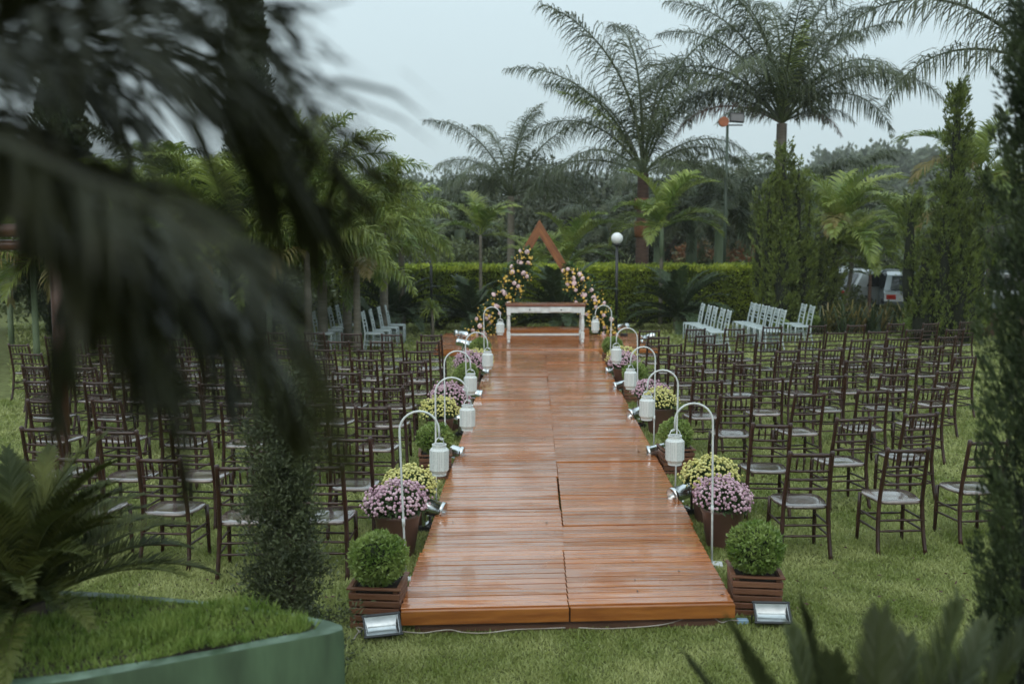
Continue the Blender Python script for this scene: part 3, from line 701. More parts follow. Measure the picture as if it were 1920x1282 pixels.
garland([P(988, 470, AY-.12), P(968, 520, AY-.15), P(940, 575, AY-.2), P(905, 610, AY-.25), P(888, 640, AY-.3)], [.16, .40, .46, .40, .30], 'pink and yellow flower garland on the left leg of the arch', 4)
garland([P(1066, 500, AY-.12), P(1085, 535, AY-.15), P(1112, 575, AY-.2), P(1130, 610, AY-.25), P(1145, 632, AY-.3)], [.17, .40, .42, .34, .28], 'pink and yellow flower garland on the right leg of the arch', 9)

# ================================================================== LAMP POSTS
def lamp_post(x, y, hgt, label):
    t = thing('lamp_post', label, 'lamp post', (x, y, 0))
    MB().tube([(0, 0, 0), (0, 0, hgt-.2)], .038, 12).build('pole', 'black_metal', t, True)
    MB().lathe([(.12, 0), (.12, .02), (.05, .05), (.04, .09)], 16).build('foot', 'black_metal', t, True)
    MB().lathe([(.04, hgt-.21), (.09, hgt-.18), (.10, hgt-.14), (.07, hgt-.13)], 16).build('collar', 'black_metal', t, True)
    r = .155; MB().lathe([(r*math.sin(PI*k/16)+.0005, hgt-r*math.cos(PI*k/16)) for k in range(17)], 24).build('globe', 'globe', t, True)
p = P(1157, 447, 26.8); lamp_post(p.x, p.y, p.z, 'black post with white globe right of the arch')
p = P(808, 454, 28.5); lamp_post(p.x, p.y, p.z, 'black post with white globe half hidden by the lime palm left of the stage')
# tall floodlight pole
fp = P(1364, 235, 31.3)
t = thing('floodlight_pole', 'tall green pole with a tilted floodlight and orange box above the trees', 'floodlight pole', (fp.x, fp.y, 0))
MB().tube([(0, 0, 0), (0, 0, fp.z)], [.05, .04], 10).build('pole', 'pole_green', t, True)
MB().tube([(-.22, 0, fp.z), (.46, 0, fp.z)], .022, 6).build('crossarm', 'black_metal', t)
MB().lathe([(.15, -.08), (.15, .08)], 16, M=Matrix.Translation((-.12, 0, fp.z+.10)) @ Euler((R(90), 0, 0)).to_matrix().to_4x4()).build('orange_cover', 'orange_box', t)
m = MB(); m.box((.28, 0, fp.z+.22), (.44, .10, .28), rot=(R(-15), R(4), 0)); fo = m.build('floodlight', 'black_metal', t)
MB().box((.28, -.06, fp.z+.22), (.37, .01, .21), rot=(R(-15), R(4), 0)).build('reflector', 'glass_dark', fo)

# ================================================================== HEDGE
hedge = thing('clipped_hedge', 'long clipped yellow green hedge behind the arch', 'hedge', (0, 30, 0))
q = np.random.default_rng(11); hx0, hx1, ht = -9.5, 9.0, 1.63; hw = .6
n = 52000; face = q.random(n); X = q.uniform(hx0, hx1, n); Z = q.uniform(.05, ht, n); Yh = q.uniform(-hw, hw, n)
bx = 1+.0*X; top = face > .78
c = np.stack([X, np.where(top, Yh, -hw+.10*np.sin(X*2.1+Z*3)+.07*np.sin(X*7+Z*5)+q.random(n)**2*.22), np.where(top, ht+.03*np.sin(X*3)+q.normal(size=n)*.03, Z)], 1)
d = np.where(top[:, None], np.array([0, 0, 1.0]), np.array([0, -1.0, .4]))+q.normal(size=(n, 3))*.75
V, Fq = leaves(c, d, .085, .05, q); obj('foliage', npmesh('foliage', V, Fq, 'hedge_leaf'), hedge)
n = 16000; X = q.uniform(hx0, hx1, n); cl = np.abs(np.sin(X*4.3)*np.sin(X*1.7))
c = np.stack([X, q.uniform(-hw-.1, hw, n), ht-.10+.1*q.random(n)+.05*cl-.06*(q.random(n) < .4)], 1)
V, Fq = leaves(c, q.normal(size=(n, 3))*.6+np.array([0, -.3, 1]), .09, .05, q); obj('top_leaves', npmesh('top_leaves', V, Fq, 'hedge_top'), hedge)  # leaves along the hedge top, paler than the face
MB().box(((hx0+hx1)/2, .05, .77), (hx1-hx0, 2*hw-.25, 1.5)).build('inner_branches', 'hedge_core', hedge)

# ================================================================== PALMS
def frond_mesh(name, elev, L, nl, ll, lw, m, seed, bend=1.3, hang=.6, plume=.5, fwd=.45, start=.14, rr=.022, up=.0, path=None):
    q = random.Random(seed); K = 26
    if path is None:
        pts = []; p = Vector((0, 0, 0)); pts.append(p.copy())
        for k in range(K):
            t = (k+.5)/K; a = elev-bend*t**1.5; p = p+Vector((math.cos(a), .12*math.sin(t*2+seed)*t, math.sin(a)))*(L/K); pts.append(p.copy())
    else:
        cp = [Vector(a) for a in path]; pts = []
        for k in range(K+1):
            u = k/K*(len(cp)-1); i = min(int(u), len(cp)-2); t = u-i
            p0, p1, p2, p3 = cp[max(i-1, 0)], cp[i], cp[i+1], cp[min(i+2, len(cp)-1)]
            pts.append(.5*((2*p1)+(p2-p0)*t+(2*p0-5*p1+4*p2-p3)*t*t+(3*p1-p0-3*p2+p3)*t**3))
        L = sum((pts[k+1]-pts[k]).length for k in range(K))
    mb = MB(); mb.tube(pts, [rr*(1-.85*k/K) for k in range(K+1)], 5, cap=False)
    V = []; Fc = []
    for i in range(nl):
        t = start+(1-start)*(i/nl); u = t*K; k = min(int(u), K-1); base = pts[k].lerp(pts[k+1], u-k)
        tan = (pts[k+1]-pts[k]).normalized(); side = tan.cross(Vector((0, 0, 1)))
        if side.length < .05: side = Vector((0, 1, 0))
        side.normalize(); nrm = side.cross(tan).normalized()
        for s in (-1, 1):
            prof = math.sin(PI*min(1, (.18+t*.82))**1.15)**.6 if t < .97 else .35
            l = ll*max(.3, prof)*q.uniform(.8, 1.12)
            a = up+q.uniform(-plume, plume)
            dr = (side*s*math.cos(a)+nrm*math.sin(a)+tan*(fwd+.5*t**2+q.uniform(-.1, .1))).normalized()
            h = hang*q.uniform(.6, 1.3); w = lw*q.uniform(.8, 1.2)
            p0 = base; d1 = dr; p1 = p0+d1*l*.34
            d2 = (dr+Vector((0, 0, -h*.7))).normalized(); p2 = p1+d2*l*.36
            d3 = (dr*.75+Vector((0, 0, -h*1.7))).normalized(); p3 = p2+d3*l*.32
            wv = (dr.cross(nrm)*.9+nrm*q.uniform(-.5, .5)).normalized()*w*.5
            n0 = len(V)
            V += [p0-wv*.5, p0+wv*.5, p1-wv, p1+wv, p2-wv*.8, p2+wv*.8, p3]
            Fc += [(n0, n0+1, n0+3, n0+2), (n0+2, n0+3, n0+5, n0+4), (n0+4, n0+5, n0+6)]
    mb.add(V, Fc); return mb.mesh(name, m)
SP = {}
def species(key, m, L, nl, ll, lw, hang, plume, fwd, bend, elevs, rr=.022, up=0, start=.14):
    SP[key] = [(e, frond_mesh('frond', R(e), L*random.uniform(.9, 1.08), nl, ll, lw, m, i+hash(len(key)) % 7, bend=bend*(1.0 if e > 62 or key != 'queen' else 1.4 if e > 38 else 1.2), hang=hang, plume=plume, fwd=fwd, rr=rr, up=up, start=start)) for i, e in enumerate(elevs)]
species('queen', 'palm_dark', 5.0, 135, 1.0, .027, 1.2, .8, .45, 1.3, [84, 76, 66, 56, 46, 34, 22, 8, -8, 70, 40], rr=.045)
species('queen_dry', 'palm_dry', 3.8, 90, .55, .03, 1.1, .9, .4, 1.7, [30, 10], rr=.04)
species('queen_new', 'palm_lime', 3.2, 70, .6, .03, .6, .5, .7, .9, [80, 64], rr=.04)
species('areca', 'palm_mid', 2.1, 52, .52, .035, .35, .2, .6, 1.5, [80, 66, 54, 42, 30, 14], rr=.02, up=.5)
species('areca_lime', 'palm_lime', 2.1, 48, .55, .042, .45, .2, .6, 1.4, [82, 66, 50, 36, 20], rr=.02, up=.4)
species('areca_gold', 'palm_gold', 1.9, 46, .5, .035, .7, .3, .6, 1.9, [36, 10, -10], rr=.02, up=.2)
species('foxtail', 'palm_mid', 2.0, 90, .42, .03, .55, 1.3, .5, 1.5, [78, 62, 48, 34, 18, 2], rr=.025)
species('foxtail_lime', 'palm_lime', 1.9, 80, .42, .035, .5, 1.2, .6, 1.3, [82, 64, 46], rr=.025)
species('cycad', 'cycad', 1.25, 75, .18, .018, .15, .15, .5, 1.1, [80, 64, 50, 36, 22, 8], rr=.012, up=.35, start=.1)
species('royal', 'palm_dark', 3.2, 70, .7, .045, .9, .6, .5, 1.8, [70, 50, 32, 14, -5], rr=.035)
def palm(px, d, crown_py, label, spec, nf, group=None, scale=1.0, tr=.09, tm='trunk_brown', extra=(), name='palm_tree', lean=0, seed=None, crownshaft=None, minel=-99, maxel=99, x=None, tilt=None):
    q = random.Random(seed if seed is not None else int(px*7+d*13))
    pt = P(px, crown_py, d); z = pt.z; X = pt.x
    t = thing(name, label, 'palm tree', (X, d, 0), 0, group)
    pts = [(lean*(1-k/6)**2, 0, z*k/6) for k in range(7)]
    if tr: MB().tube(pts, [tr*(1.15-.3*k/6) for k in range(7)], 10).build('trunk', tm, t, True)
    if crownshaft:
        MB().lathe([(tr*.95, z-.05), (tr*1.15, z-.4*scale), (tr*.95, z-.9*scale)], 10).build('crownshaft', crownshaft, t, True)
    lst = [(e, me) for e, me in SP[spec] if minel <= e <= maxel]
    a0 = q.random()*6
    for i in range(nf):
        e, me = lst[i % len(lst)]
        o = obj('frond', me, t, (0, 0, z-.06*(1-e/90)*scale)); az = a0+i*2.39996+q.uniform(-.2, .2)
        o.rotation_euler = (q.uniform(-.12, .12), q.uniform(-.1, .1), az); s = scale*q.uniform(.88, 1.1); o.scale = (s, s, s)
    for (sp2, idx, azd, s) in extra:
        o = obj('frond', SP[sp2][idx][1], t, (0, 0, z)); o.rotation_euler = (0, 0, R(azd)); o.scale = (s*scale,)*3
    return t
GP = 'palms around the lawn'
# tall queen palms
palm(1466, 33, 232, 'tallest feathery palm rising behind the green cypress right of the lamp post', 'queen', 0, tr=.19, tm='trunk_grey', scale=1.1, extra=[('queen', 0, 20, 1.25), ('queen', 0, 150, 1.3), ('queen', 3, 8, 1.05), ('queen', 4, 352, 1), ('queen', 10, 22, .95), ('queen', 3, 172, 1.05), ('queen', 4, 188, 1), ('queen', 10, 160, .9), ('queen', 0, 90, 1.1), ('queen', 1, 20, 1.1), ('queen', 1, 165, 1.1), ('queen', 2, 145, 1.0), ('queen', 2, 35, 1.0), ('queen', 9, 262, 1), ('queen', 9, 340, .9), ('queen', 3, 235, .95), ('queen', 3, 310, .95), ('queen', 4, 60, 1), ('queen', 4, 120, 1), ('queen', 0, 210, 1.05), ('queen_dry', 0, 178, .9), ('queen_dry', 0, 20, .6), ('queen_new', 0, 280, 1), ('queen', 5, 350, .5), ('queen', 5, 195, .5)])
palm(1206, 32.5, 325, 'large feathery palm with dark brown trunk behind the globe lamp', 'queen', 0, tr=.21, scale=1.0, extra=[('queen', 0, 100, 1.45), ('queen', 0, 10, 1.3), ('queen', 1, 60, 1.25), ('queen', 0, 200, 1.35), ('queen_new', 1, 170, 1.25), ('queen', 2, 178, 1.1), ('queen', 3, 186, 1.0), ('queen', 9, 150, 1), ('queen', 6, 190, .95), ('queen', 5, 215, .8), ('queen', 10, 0, .8), ('queen', 4, 350, .75), ('queen', 6, 335, .75), ('queen', 6, 250, .75), ('queen', 6, 290, .75), ('queen', 2, 30, .95), ('queen', 9, 300, .85)])
MB_ = None
palm(958, 36, 368, 'mid sized feathery palm left of the arch peak against the sky', 'queen', 0, tr=.14, tm='trunk_pale', scale=.90, extra=[('queen', 9, 168, 1.0), ('queen', 2, 8, 1.0), ('queen', 0, 60, .95), ('queen', 0, 300, .9), ('queen', 3, 200, .85), ('queen', 10, 180, .8), ('queen', 10, 0, .85), ('queen', 6, 175, .8), ('queen', 6, 5, .85), ('queen', 4, 240, .8), ('queen', 4, 310, .8), ('queen', 5, 210, .8), ('queen', 1, 120, .9)])
palm(1962, 19.5, 130, 'palm reaching in from the right edge above the spire cypress', 'queen', 0, tr=.18, extra=[('queen', 4, 182, .92), ('queen', 2, 172, .9), ('queen', 6, 190, .8), ('queen', 0, 90, .9), ('queen', 3, 250, .8), ('queen', 3, 20, .8), ('queen', 5, 60, .8)])
# smaller palms in front of or just behind the hedge
palm(1241, 28.8, 425, 'slim areca palm with pale trunk between hedge and cycad right of the lamp', 'areca', 13, GP, 1.0, .055, 'trunk_pale', crownshaft='trunk_green')
palm(1250, 28.8, 405, 'tuft of lime fronds in the slim palm right of the lamp', 'areca_lime', 0, GP, .8, 0, extra=[('areca_lime', 0, 170, .9), ('areca_lime', 1, 10, .9), ('areca_lime', 1, 200, .8)]) if False else None
palm(901, 28.6, 440, 'small areca palm with pale trunk left of the arch', 'areca', 9, GP, .78, .05, 'trunk_pale', extra=[('areca_lime', 1, 10, .9)])
palm(1064, 31.5, 490, 'areca palm spreading just behind the right board of the arch', 'areca', 13, GP, 1.05, .05, 'trunk_green')
palm(1005, 32, 515, 'low dark areca palm behind the arch opening', 'areca', 10, GP, .8, .05, 'trunk_green')
palm(718, 24.5, 425, 'bushy lime green foxtail palm with pale trunk left of the stage', 'foxtail', 14, GP, 1.0, .10, 'trunk_pale', extra=[('foxtail_lime', 0, 160, 1.05), ('foxtail_lime', 1, 10, 1), ('foxtail_lime', 0, 300, 1.0), ('foxtail_lime', 1, 190, .9)])
palm(752, 27, 450, 'foxtail palm drooping over the half hidden globe lamp', 'foxtail', 12, GP, .9, .09, 'trunk_pale', extra=[('foxtail_lime', 1, 20, 1)])
palm(648, 23.5, 400, 'dense foxtail palm left of the lime palm', 'foxtail', 15, GP, 1.1, .10, 'trunk_pale')
palm(600, 22.5, 345, 'lime topped palm crown beside the dark column cypress', 'foxtail', 13, GP, 1.05, .10, 'trunk_pale', extra=[('foxtail_lime', 0, 100, 1.0), ('foxtail_lime', 0, 240, 1.0), ('foxtail_lime', 1, 350, 1)])
palm(668, 22, 500, 'low drooping foxtail palm behind the outer white chairs', 'foxtail', 13, GP, .9, .08, 'trunk_pale', extra=[('areca_gold', 0, 290, 1)])
palm(575, 20.5, 470, 'low green foxtail palm behind the left chairs', 'foxtail', 14, GP, 1.1, .08, 'trunk_pale', extra=[('areca_gold', 1, 250, 1)])
for (px, d, cy, sc_, lb) in ((500, 22, 430, 1.2, 'areca palm right below the dark column cypress'), (420, 21, 440, 1.2, 'areca palm left below the dark column cypress'), (330, 22, 420, 1.2, 'areca palm behind the near fronds left of the cypress'), (235, 20, 450, 1.2, 'areca palm behind the log post on its right'), (150, 22, 470, 1.2, 'areca palm seen just right of the log post'), (60, 21, 480, 1.2, 'areca palm seen under the log beam'), (10, 24, 420, 1.2, 'areca palm at the left edge above the log beam')):
    palm(px, d, cy, lb, 'areca', 14, GP, sc_, .06, 'trunk_green', extra=[('areca_lime', 1, 280, 1), ('areca_gold', 1, 240, 1)])
palm(255, 26, 330, 'stiff fan of fronds seen through a gap in the near palm', 'royal', 10, GP, .7, .12)
# right group
palm(1570, 29, 430, 'areca palm with ringed pale trunk right of the green cypress', 'areca', 14, GP, 1.1, .085, 'trunk_pale', extra=[('areca_lime', 1, 20, 1.2), ('areca_gold', 0, 250, 1)])
palm(1598, 28.5, 480, 'shorter leaning palm with lime spear leaf beside the ringed palm', 'areca', 10, GP, .85, .06, 'trunk_pale', extra=[('areca_lime', 0, 20, .95), ('areca_lime', 1, 350, .9), ('areca_gold', 0, 160, 1)], lean=-.35)
palm(1632, 28, 515, 'young palm with bright lime leaf left of the cars', 'areca', 7, GP, .6, .05, 'trunk_brown', extra=[('areca_lime', 0, 190, .9)])
palm(1700, 31, 440, 'areca palm left of the spired cypress behind the cars', 'areca', 12, GP, 1.0, .07, 'trunk_pale')
palm(1838, 26.5, 330, 'tall lime areca palm arching beside the right edge', 'areca', 9, GP, 1.05, .07, 'trunk_pale', extra=[('areca_gold', 0, 200, 1.2), ('areca_gold', 1, 330, 1.2), ('areca', 2, 180, 1.2)])
palm(1858, 28, 420, 'golden green areca palm low at the right edge', 'areca', 12, GP, 1.1, .06, 'trunk_pale', extra=[('areca_gold', 0, 190, 1.2)])
# royal palms farther back
for (px, d, cy, sc_, lb) in ((1298, 40, 400, .85, 'royal palm with green shaft behind the slim areca'), (1352, 38, 385, .9, 'royal palm with swollen pale green trunk left of the cypress'), (1237, 39, 405, .8, 'royal palm just right of the brown palm trunk'), (1395, 42, 360, .9, 'royal palm crown directly left of the cypress top'), (1520, 43, 365, .9, 'royal palm crown right of the cypress'), (1590, 46, 350, .9, 'upright royal palm below the eucalyptus plantation'), (1650, 48, 385, .9, 'royal palm crown left of the spired cypress'), (1300, 47, 350, .9, 'high royal palm crown below the floodlight pole'), (1690, 44, 420, .8, 'low royal palm crown behind the cars'), (862, 44, 430, .8, 'royal palm crown left of the small areca'), (1130, 42, 425, .8, 'royal palm crown between arch and brown trunk')):
    palm(px, d, cy, lb, 'royal', 13, 'royal palms beyond the hedge', sc_, .22, 'trunk_green', name='royal_palm', crownshaft='trunk_green')
# brown trunk sheaths on the lamp-side palm
bt = P(1206, 470, 32.5); bp2 = [o for o in C.objects if o.get('label', '').startswith('large feathery palm with dark brown')][0]
for (py_, hh) in ((372, .35), (415, .5)):
    zz = P(1206, py_, 32.5).z; MB().lathe([(.245, zz-hh), (.27, zz-hh*.3), (.25, zz)], 10).build('leaf_sheath', 'sheath_orange', bp2, True)
# cycads
def cyc(px, py, d, s, lb, n=24, spec='cycad', tr=.12, name='cycad'):
    base = P(px, py, d) ; X = base.x; t = thing(name, lb, 'cycad', (X, d, 0)); q = random.Random(int(px))
    z = .25*s; MB().tube([(0, 0, 0), (0, 0, z)], tr*s, 10).build('trunk', 'trunk_brown', t)
    for i in range(n):
        e, me = SP[spec][(i*5+i//6) % len(SP[spec])]; o = obj('frond', me, t, (0, 0, z)); o.rotation_euler = (q.uniform(-.1, .1), q.uniform(-.1, .1), i*2.39996); ss = s*q.uniform(.85, 1.1); o.scale = (ss,)*3
cyc(742, 590, 27.0, 1.35, 'dark cycad beside the lime palm trunk', 40)
cyc(885, 590, 27.2, 1.25, 'dark cycad left of the arch in front of the hedge', 40)
cyc(1052, 590, 26.8, 1.5, 'large dark cycad behind the white table', 44)
cyc(1275, 590, 27.2, 1.45, 'dark cycad right of the stage in front of the hedge', 44)
cyc(690, 600, 25.5, .8, 'small dark cycad at the foot of the left palms', 30)
t = thing('ponytail_palm', 'small pale green grassy topped ponytail plant left of the stage', 'plant', (P(818, 600, 26).x, 24.6, 0))
MB().tube([(0, 0, 0), (.02, 0, .35), (0, 0, .78)], [.06, .035, .03], 8).build('trunk', 'trunk_pale', t, True)
q = np.random.default_rng(5); m = MB()
for i in range(110):
    a = q.random()*2*PI; e = q.uniform(-.1, 1.5); Lq = q.uniform(.35, .55); d0 = Vector((math.cos(a)*math.cos(e), math.sin(a)*math.cos(e), math.sin(e)))
    p0 = Vector((0, 0, .78)); p1 = p0+d0*Lq*.4; p2 = p1+(d0+Vector((0, 0, -.5)))*Lq*.35; p3 = p2+(d0*.5+Vector((0, 0, -1.2)))*Lq*.35; w = Vector((-math.sin(a), math.cos(a), 0))*.009
    m.add([p0-w, p0+w, p1-w, p1+w, p2-w, p2+w, p3], [(0, 1, 3, 2), (2, 3, 5, 4), (4, 5, 6)])
m.build('leaf_tuft', 'palm_mid', t)

# ================================================================== CONIFERS
def conifer(name, label, x, y, spires, m, seed, nclump, per, ln, wd, csize, group=None, core=.62, trunk=True, tufts=()):
    q = np.random.default_rng(seed); t = thing(name, label, 'conifer', (x, y, 0), 0, group); cs = []; ds = []
    tot = sum(h*r for _, _, _, h, r in spires); mc = MB()
    for (sx, sy, sz, h, r) in spires:
        nc = int(nclump*h*r/tot); u = q.random(nc)**.8; a = q.random(nc)*2*PI
        prof = np.clip((u/.12), .55, 1)*np.sqrt(np.clip(1-u, 0.015, 1))*(1+.2*np.sin(a*3+u*14+seed))
        rad = r*prof*q.uniform(.66, 1.16, nc)
        cc = np.stack([sx+np.cos(a)*rad, sy+np.sin(a)*rad, sz+u*h], 1); out = np.stack([np.cos(a)*.55, np.sin(a)*.55, np.full(nc, 1.0)], 1)
        for k in range(nc):
            tq = q.random((per, 1)); g_ = (q.normal(size=(per, 3))*np.array([.30, .30, .25])*(1.15-tq)+out[k]*(tq*1.7-.5))*csize
            cs.append(cc[k]+g_+out[k]*csize*.2); ds.append(out[k]+q.normal(size=(per, 3))*.35+g_/csize*.5)
        mc.lathe([(max(.01, r*core*math.sqrt(max(0, 1-k/10))*(min(1, .5+k/3))), sz+h*.97*k/10) for k in range(11)], 10, c=(sx, sy, 0))
    V, Fq = leaves(np.concatenate(cs), np.concatenate(ds), ln, wd, q)
    obj('crown', npmesh('crown', V, Fq, m), t)
    if core: mc.build('inner_branches', 'cypress_core', t, True)
    if trunk: MB().tube([(0, 0, 0), (0, 0, spires[0][2]+spires[0][3]*.4)], [.10, .04], 8).build('trunk', 'bark', t)
    return t
p = G(1470, 605); 
conifer('cypress', 'twisted green spired cypress in front of the tallest palm', P(1470, 600, 27).x, 27,
        [(-.12, 0, .05, 4.75, .34), (-.50, -.1, .05, 3.9, .22), (.30, .1, .05, 4.45, .27), (-.15, -.3, 0, 2.8, .42), (.5, 0, 0, 2.2, .34), (-.72, .1, 1.2, 2.6, .15), (.62, .1, 1.5, 1.9, .15)], 'cypress', 3, 620, 34, .10, .035, .20)
conifer('cypress', 'broad green cypress left of the ringed palm', P(1535, 600, 27.6).x, 27.6, [(0, 0, 0, 2.2, .5), (-.35, 0, 0, 1.7, .4), (.4, .2, 0, 2.5, .3)], 'cypress', 13, 300, 34, .10, .035, .20)
conifer('cypress', 'pointed spired cypress at the right edge of the lawn', P(1775, 640, 24.3).x, 24.3,
        [(.0, 0, .15, 5.85, .36), (-.22, -.15, .05, 3.7, .42), (.42, -.05, .05, 3.1, .42), (.72, 0, .3, 3.6, .22), (-.95, .1, 1.0, 2.5, .26), (-.6, 0, .0, 2.2, .45), (.2, -.2, 0, 2.6, .5), (.18, 0, 3.2, 1.9, .14)], 'cypress', 4, 850, 34, .10, .035, .20)
conifer('column_cypress', 'very tall dark column cypress behind the left chairs', P(478, 600, 23).x, 23, [(0, 0, 0, 9.2, .52)], 'cypress_dark', 5, 1500, 14, .14, .05, .15)
conifer('column_cypress', 'dark column cypress left of the tall one behind the near fronds', P(130, 600, 25).x, 25, [(0, 0, 0, 6.6, .95)], 'cypress_dark', 6, 1300, 14, .14, .05, .15)
# near right cypress (out of focus)
conifer('column_cypress', 'near dark column cypress cut off by the right edge', P(1990, 900, 3.9).x, 3.9, [(0, 0, 0, 9.0, .25)], 'cypress_near', 8, 6000, 50, .030, .008, .07, core=.6)
conifer('column_cypress', 'soft side tuft of the near cypress low at the right edge', P(1930, 900, 3.8).x, 3.8, [(0, 0, 0, 1.0, .2)], 'cypress_near', 9, 10, 10, .05, .014, .05) if False else None
# juniper at the front left
def juniper(x, y, h, label):
    q = np.random.default_rng(21); t = thing('juniper', label, 'conifer', (x, y, 0))
    MB().tube([(0, 0, 0), (.03, 0, h*.35), (-.02, 0, h*.7), (0, 0, h)], [.03, .024, .014, .004], 8).build('trunk', 'bark', t, True)
    br = MB(); cs = []; ds = []
    for i in range(120):
        z = h*(.05+.93*(i/120)); a = i*2.39996; w = (.33 if z < .25*h else .29)*(1-.45*(z/h)**1.6)*q.uniform(.45, 1.25); el = q.uniform(.0, .7)
        d0 = np.array([math.cos(a)*math.cos(el), math.sin(a)*math.cos(el), math.sin(el)]); b0 = np.array([0, 0, z-.05]); e0 = b0+d0*w+np.array([0, 0, .03])
        br.tube([tuple(b0), tuple((b0+e0)/2+np.array([0, 0, -.01])), tuple(e0)], [.005, .003, .001], 4, cap=False)
        nn = 260; tt = .25+.78*q.random(nn)**.7; c = b0+(e0-b0)*tt[:, None]+q.normal(size=(nn, 3))*(.022+.022*tt[:, None])
        cs.append(c); ds.append(d0*.8+np.array([0, 0, .5])+q.normal(size=(nn, 3))*.7)
    br.build('branch', 'bark', t)
    V, Fq = leaves(np.concatenate(cs), np.concatenate(ds), .032, .011, q); obj('foliage', npmesh('foliage', V, Fq, 'juniper'), t)
jp = P(540, 1160, 5.75); juniper(jp.x, 5.75, 1.92, 'feathery young juniper standing behind the green planter wall')

# ================================================================== BROADLEAF TREES / SHRUBS
def tree(name, label, x, y, h, r, m, seed, ncl=34, per=90, ls=.2, trunk=True, group=None, cat='tree', base=.25):
    q = np.random.default_rng(seed); t = thing(name, label, cat, (x, y, 0), 0, group); cs = []; ds = []; mb = MB()
    if trunk: mb.tube([(0, 0, 0), (.1, 0, h*.3), (0, .1, h*.6)], [h*.022, h*.016, h*.008], 8)
    for i in range(ncl):
        u = q.normal(size=3); u /= np.linalg.norm(u); rr = q.uniform(.45, .95)
        c = np.array([u[0]*r*rr, u[1]*r*rr, h*(base+(1-base)*.5)+u[2]*h*(1-base)*.46*rr]); cr = r*q.uniform(.22, .38)
        if trunk and i % 3 == 0: mb.tube([(0, 0, h*.3), tuple(c*.6+np.array([0, 0, h*.15])), tuple(c)], [h*.01, h*.006, h*.002], 5, cap=False)
        v = unit(q.normal(size=(per, 3))); cs.append(c+v*cr*(q.random((per, 1))**.4)*np.array([1, 1, .7])); ds.append(v+q.normal(size=(per, 3))*.6+np.array([0, 0, .3]))
    if trunk: mb.build('trunk', 'bark', t, True)
    V, Fq = leaves(np.concatenate(cs), np.concatenate(ds), ls, ls*.6, q); obj('crown', npmesh('crown', V, Fq, m), t)
    return t
TG = 'dark trees beyond the hedge'
for i, (px, d, top, r, m, lb) in enumerate([
    (905, 62, 330, 4.0, 'tree_leaf', 'dark tree behind the mid sized palm on its left'), (1010, 58, 288, 3.6, 'tree_leaf', 'dark tree behind the arch peak reaching the skyline'),
    (1075, 52, 340, 3.6, 'tree_leaf', 'dark rounded tree between arch peak and brown trunk'), (1150, 55, 330, 3.6, 'tree_leaf', 'dark tree directly left of the brown palm trunk'),
    (1255, 56, 335, 3.6, 'tree_leaf', 'dark tree right of the brown palm trunk'), (1340, 58, 330, 3.6, 'tree_leaf', 'dark tree behind the floodlight pole foot'),
    (1430, 60, 335, 3.6, 'tree_leaf', 'dark tree behind the left spires of the green cypress'), (1540, 60, 370, 3.6, 'tree_leaf', 'dark tree right of the green cypress top'),
    (1640, 62, 375, 4.0, 'tree_leaf', 'dark tree under the plantation ridge'), (1740, 58, 350, 3.6, 'tree_leaf', 'dark tree behind the spired cypress'), (1830, 60, 290, 3.4, 'tree_leaf', 'dark tree rising right of the spired cypress'),
    (1910, 50, 340, 3.6, 'tree_leaf', 'dark tree at the right edge of the garden'), (960, 47, 420, 3.0, 'tree_leaf', 'low dark tree left of the arch'), (840, 52, 400, 3.4, 'tree_leaf_olive', 'olive green tree above the half hidden globe lamp'),
    (780, 56, 370, 3.6, 'tree_leaf', 'dark tree behind the lime foxtail palms'), (690, 50, 345, 3.6, 'tree_leaf', 'dark tree left behind the lime foxtail palms'), (40, 34, 275, 2.6, 'tree_leaf', 'dark tree at the left edge above the log beam'),
    (350, 45, 340, 3.6, 'tree_leaf', 'dark tree seen through the near fronds'), (560, 45, 350, 3.6, 'tree_leaf', 'dark tree right of the tall column cypress'), (220, 40, 380, 3.4, 'tree_leaf', 'dark tree behind the stiff fan fronds')]):
    h = P(px, top, d).z; tree('broadleaf_tree', lb, P(px, top, d).x, d, h, r, m, 50+i, 46, 90, .24 if d > 45 else .2, group=TG, base=.1)
SG = 'shrubs beyond the hedge'
